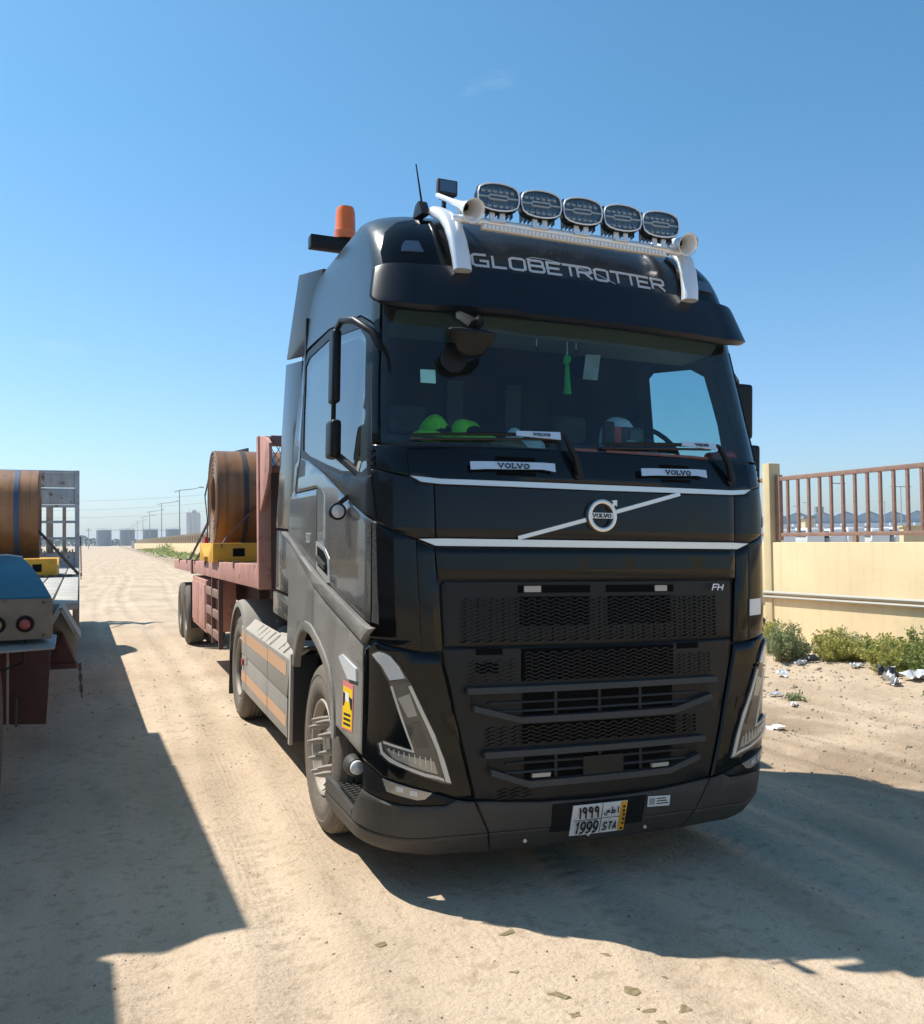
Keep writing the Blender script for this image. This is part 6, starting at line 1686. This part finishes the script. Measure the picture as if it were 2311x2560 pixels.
coil('steel_coil', 'yellow brown steel coil strapped on the red flatbed trailer behind the truck', -1.20, .55, 7.55, 2.37, .60, .26, ((.30,.06),(.62,.10),(1.2,.06)), ('strap_steel','strap_blue','strap_steel'), seed=4)
def cradle(x0, x1, y0, y1, z0, z1, label, rz=0.0, loc=None):
    c = empty('coil_cradle', loc or ((x0+x1)/2, (y0+y1)/2, z0), rz, label, 'cradle')
    hx, hy, h = (x1-x0)/2, (y1-y0)/2, z1-z0
    for s_ in (-1, 1):
        MB().prism([(s_*hy, 0), (s_*hy, h), (s_*(hy-.12), h), (s_*.22, h*.25), (s_*.22, 0)], 'X', -hx, hx).build('wedge_beam', M_['cradle_yellow'], c, bev=.008)
        for k in (-1, 1):
            MB().box((k*(hx-.30)-.07, s_*hy-.004, h*.30), (k*(hx-.30)+.07, s_*hy+.004, h*.72)).build('fork_pocket', M_['gap_black'], c)
    return c
cradle(-1.30, .70, 6.72, 8.38, 1.565, 1.795, 'yellow steel coil cradle on the red flatbed trailer')
# lashings of the coil on the red trailer: each its own thing
def chain(pts, r_, label, name='lashing_chain', mt='chain', link_len=.07):
    c = MB(); P = [Vector(p) for p in pts]
    seglen = [(b-a).length for a, b in zip(P, P[1:])]; tot = sum(seglen); n = int(tot/link_len)
    for k in range(n):
        d = k*link_len; i = 0
        while i < len(seglen)-1 and d > seglen[i]: d -= seglen[i]; i += 1
        a = P[i].lerp(P[i+1], d/seglen[i]); dr = (P[i+1]-P[i]).normalized()
        up = Vector((0, 0, 1)) if k % 2 else dr.cross(Vector((0, 0, 1))).normalized()
        c.bar(a, a+dr*link_len*1.25, r_*2.2 if k % 2 else r_, r_ if k % 2 else r_*2.2)
    o = c.build(name, M_[mt], None, smooth=False)
    return tag(o, label, 'chain', 'lashing chains and straps')
chain([(-1.12,8.05,2.28),(-1.20,11.2,1.535)], .016, 'upper of two chains from the coil to the edge of the red trailer')
chain([(-1.08,8.05,2.05),(-1.19,10.15,1.55)], .016, 'lower of two chains from the coil to the edge of the red trailer')
def webbing(pts, wd, label, mt='rubber_seal'):
    m = MB()
    for a, b in zip(pts, pts[1:]): m.bar(a, b, wd, .012, up=(1, 0, 0))
    return tag(m.build('lashing_strap', M_[mt], None), label, 'strap', 'lashing chains and straps')
webbing([(-.78,7.45,2.985),(-.95,7.9,2.97),(-1.16,8.45,2.74),(-1.20,8.7,2.45),(-1.16,8.8,2.15),(-1.15,8.85,1.60)], .05, 'dark webbing strap bowing out behind the coil on the red trailer')
webbing([(-.55,6.945,2.35),(-.85,6.93,2.15),(-1.12,6.98,1.84),(-1.20,6.71,1.76)], .06, 'frayed brown strap running down across the coil face on the red trailer', 'trailer_dark')
m = MB(); m.box((-.52,6.70,1.82),(-.28,6.72,2.10)); tag(m.build('load_tag', M_['plate_white'], None), 'small pale load tag standing in front of the coil', 'tag')
m = MB(); m.prism([(8.45,1.56),(8.75,1.56),(8.72,1.86),(8.52,1.88)], 'X', -1.22, -1.18); tag(m.build('warning_board', M_['red_plastic'], None), 'faded pink warning board behind the coil cradle', 'board')

# ================================================================== NEIGHBOURING TRAILER AT THE LEFT
LT = empty('low_loader_trailer', (-2.56, 0, 0), 0.0285, 'worn low loader trailer at the left edge with grey headboard and blue fender box', 'trailer')
def lt(m, name, mt, **k): return m.build(name, M_[mt], LT, **k)
for k in range(11):
    lt(MB().box((-2.6+.237*k, 4.95, 1.19), (-2.6+.237*k+.215, 18.9, 1.255)), 'deck_plank', 'deck_alu', bev=.008)
lt(MB().box((-.06, 4.95, 1.02), (0, 19.0, 1.20)), 'side_beam', 'rust_panel', bev=.006)
lt(MB().box((-2.6, 4.95, 1.02), (-2.54, 19.0, 1.20)), 'side_beam', 'rust_panel')
for x in (-.75, -1.85): lt(MB().box((x-.08, 3.7, .62), (x+.08, 18.8, 1.15)), 'main_beam', 'red_frame')
# folded ramp ends: gable shaped plates
for (xa, za, xb, zb) in ((-.145,1.262,.0,.985),(-.145,1.262,-.30,.985)):
    m = MB(); m.bar((xa, 4.55, za), (xb, 4.55, zb), .75, .03, up=(0, 0, 1)); lt(m, 'ramp_flap', 'deck_alu')
lt(MB().prism([(-.28,.74),(-.02,.74),(-.01,.98),(-.145,1.24),(-.285,.98)], 'Y', 4.88, 4.93), 'ramp_end_plate', 'old_grey_paint')
lt(MB().prism([(-.25,.74),(-.03,.74),(-.145,1.0)], 'Y', 4.60, 4.87), 'ramp_bracket', 'red_frame', bev=.006)
lt(MB().box((-.24, 4.58, .69), (-.02, 4.80, .74)), 'ramp_bracket_foot', 'red_frame', bev=.004)
# rear fender box with lamps
m = MB(); nearx = [-1.65,-1.3,-1.0,-.75,-.5,-.32,-.19]; farx = [-1.65,-1.3,-1.02,-.85,-.68,-.54,-.43]; farz = [1.47,1.52,1.60,1.665,1.715,1.718,1.70]
rows = []
for j in range(6):
    t = j/5
    rows.append([(nearx[i]+(farx[i]-nearx[i])*t, 3.0+.95*t, 1.425+(farz[i]-1.425)*t+.03*math.sin(math.pi*t)) for i in range(7)])
vs = [p for r_ in rows for p in r_]; fs = [(j*7+i, j*7+i+1, (j+1)*7+i+1, (j+1)*7+i) for j in range(5) for i in range(6)]
b_ = len(vs); vs += [(p[0], p[1], 1.12) for p in rows[0]] + [(p[0], p[1], 1.12) for p in rows[5]]
fs += [(i, i+1, b_+i+1, b_+i) for i in range(6)] + [(35+i, 35+i+1, b_+8+i, b_+7+i) for i in range(6)] + [(6, 13, 20, 27, 34, 41, b_+13, b_+6)]
m.add(vs, fs); fb_ = lt(m, 'fender_box', 'blue_paint', ang=50)
lt(MB().tube([(farx[i], 3.955, farz[i]+.004) for i in range(7)], .010, 6), 'fender_rim', 'plate_white')
lt(MB().box((-1.66, 2.975, 1.12), (-.18, 3.005, 1.415)), 'fender_face', 'rust_panel', bev=.01)
lt(MB().hexa([(-1.7,2.70,1.03),(-.16,2.80,1.06),(-.16,3.35,1.10),(-1.7,3.35,1.10),(-1.7,2.70,1.045),(-.16,2.80,1.075),(-.16,3.35,1.115),(-1.7,3.35,1.115)]), 'fender_lip', 'old_grey_paint', bev=.004)
for (x, mt) in ((-.36, 'red_lens'), (-.545, 'amber')):
    lm = bpy.data.objects.new('tail_lamp', None); COL.objects.link(lm); lm.parent = LT
    MB().lathe([(2.935,.040),(2.925,.048),(2.975,.062),(2.975,.04)], (x, 0, 1.235), 'Y', 20).build('bezel', M_['plastic_black'], lm)
    MB().lathe([(2.90,.001),(2.905,.02),(2.925,.038),(2.94,.04)], (x, 0, 1.235), 'Y', 20, closed=False).build('lens', M_[mt], lm)
for x in (-.24, -.75, -1.2):
    for z in (1.15, 1.385): lt(MB().lathe([(2.968,.001),(2.968,.010),(2.985,.012)], (x, 0, z), 'Y', 8, closed=False), 'bolt', 'dark_metal')
lt(MB().tube([(-.36,3.02,1.12),(-.38,3.1,.95),(-.55,3.3,.86),(-.8,3.5,.95)], .009, 6), 'lamp_cable', 'rubber_seal')
lt(MB().tube([(-.45,3.54,.40),(-.45,3.54,.62)], .012, 6), 'flap_rod', 'dark_metal')
lt(MB().prism([(-.50,.42),(-.24,.40),(-.20,1.06),(-.50,1.06)], 'Y', 3.55, 3.60), 'mud_guard_plate', 'red_frame', bev=.006)
lt(MB().prism([(-1.3,.45),(-.52,.42),(-.52,1.06),(-1.3,1.06)], 'Y', 3.56, 3.60), 'mud_guard_plate', 'red_frame', bev=.006)
for y in (2.55,):
    for xo, s_ in ((-.50, 1), (-2.1, -1)):
        wheel(s_, xo, y, .53, kind='rear', par=LT)
lt(MB().tube([(-2.2, 2.55, .53), (-.6, 2.55, .53)], .08, 10), 'axle', 'dark_metal')
for y in (14.5, 15.8):
    for xo, s_ in ((-.25, 1), (-2.35, -1)): wheel(s_, xo, y, .53, kind='rear', par=LT)
lt(MB().box((-2.7, -3.5, .95), (-1.72, 4.9, 1.24)), 'rear_platform', 'red_frame')
# headboard with upper plates, window grid and lower plate
HY = 18.95
for x in (-.05, -2.55): lt(MB().box((x-.05, HY, 1.05), (x+.05, HY+.09, 3.55)), 'headboard_post', 'board_grey', bev=.006)
lt(MB().box((-2.5, HY+.01, 3.50), (-.10, HY+.08, 3.545)), 'headboard_rail', 'board_grey')
for (z0, z1) in ((3.14, 3.495), (2.74, 3.125)): lt(MB().box((-2.5, HY+.03, z0), (-.10, HY+.06, z1)), 'headboard_plate', 'board_grey', bev=.004)
for z in (2.70, 2.33, 1.94): lt(MB().box((-2.5, HY+.015, z-.03), (-.10, HY+.075, z+.03)), 'headboard_rail', 'board_grey')
lt(MB().box((-2.5, HY+.03, 1.06), (-.10, HY+.06, 1.62)), 'headboard_plate', 'board_grey', bev=.004)
for (x0, x1) in ((-.37,-.29),(-.72,-.57),(-1.0,-.92),(-1.35,-1.25),(-1.75,-1.6),(-2.1,-2.02)): lt(MB().box((x0, HY+.02, 1.6), (x1, HY+.07, 2.72)), 'headboard_bar', 'rust_panel')
for k in range(6): lump_o = None
m = MB()
for k in range(14): m.box((-.95+.06*k, HY-.05, 1.60), (-.915+.06*k, HY+.02, 1.66+.05*((k*7) % 3)/2))
lt(m, 'headboard_clutter', 'rust_panel', smooth=False)
def L2W(x, y, z):
    c, s = math.cos(.0285), math.sin(.0285); return (-2.56+c*x-s*y, s*x+c*y, z)
coil('steel_coil', 'large yellow brown steel coil on the left trailer, cut by the picture edge', L2W(-2.35, 13.4, 0)[0], L2W(-.66, 13.4, 0)[0], 13.35, 2.34, .78, .30, ((.25,.08),(.85,.06),(1.32,.085)), ('strap_steel','strap_steel','strap_blue'), .0285, 6)
cradle(0, 2.1, 0, 2.0, 1.255, 1.56, 'yellow steel coil cradle under the coil on the left trailer', .0285, L2W(-1.40, 13.35, 1.255))
chain([L2W(-.66, 13.0, 2.05), L2W(-.02, 12.3, 1.30)], .022, 'thick chain slanting from the left coil down to the deck corner', link_len=.08)
chain([L2W(.02, 18.6, 1.98), L2W(.035, 17.0, 1.25), L2W(.03, 17.0, .98)], .016, 'chain hanging down beside the grey headboard')
chain([L2W(-.62, 12.2, 1.275), L2W(-.02, 12.25, 1.28)], .020, 'dark chain lying across the left trailer deck')
chain([L2W(.0, 4.7, .72), L2W(.02, 4.7, .42)], .014, 'short chain dangling under the folded ramp end', link_len=.05)
# two tall crates standing on the rear of the left trailer, outside the picture
def crate(lo, hi, label):
    c = empty('cargo_crate', ((lo[0]+hi[0])/2, (lo[1]+hi[1])/2, lo[2]), .033, label, 'crate', 'tall crates on the left trailer')
    sx, sy, sz = (hi[0]-lo[0])/2, (hi[1]-lo[1])/2, hi[2]-lo[2]
    MB().box((-sx, -sy, 0), (sx, sy, sz)).build('shell', M_['silo_paint'], c, bev=.03)
    for k in range(4):
        z = .15+k*(sz-.35)/3
        for s_ in (-1, 1): MB().box((min(s_*sx, s_*(sx+.025)), -sy+.05, z), (max(s_*sx, s_*(sx+.025)), sy-.05, z+.08)).build('rib', M_['old_grey_paint'], c)
crate((-5.56, 1.68, 1.75), (-3.66, 4.96, 3.5), 'tall pale ribbed crate above the blue fender, left of the picture edge')
crate((-5.3, 4.98, 1.262), (-3.745, 6.3, 3.5), 'tall pale ribbed crate standing on the deck behind the fender')
crate((-5.48, -3.2, 1.25), (-4.12, 1.62, 3.5), 'long pale ribbed crate left of the camera')

# ------------------------------------------------------------------ thin haze over the plain
hz = MB().box((-2700, -700, -3), (2700, 3700, 24)).build('haze', None, None, smooth=False)
hm_ = bpy.data.materials.new('haze_air'); hm_.use_nodes = True
hm_.node_tree.nodes.clear()
ho = hm_.node_tree.nodes.new('ShaderNodeOutputMaterial'); hv = hm_.node_tree.nodes.new('ShaderNodeVolumePrincipled')
hv.inputs['Color'].default_value = (0.86, 0.93, 1.0, 1); hv.inputs['Density'].default_value = 0.0004; hv.inputs['Anisotropy'].default_value = 0.2
hm_.node_tree.links.new(hv.outputs[0], ho.inputs['Volume'])
hz.data.materials.clear(); hz.data.materials.append(hm_)
tag(hz, 'thin pale haze lying over the far plain', 'haze', kind='stuff')
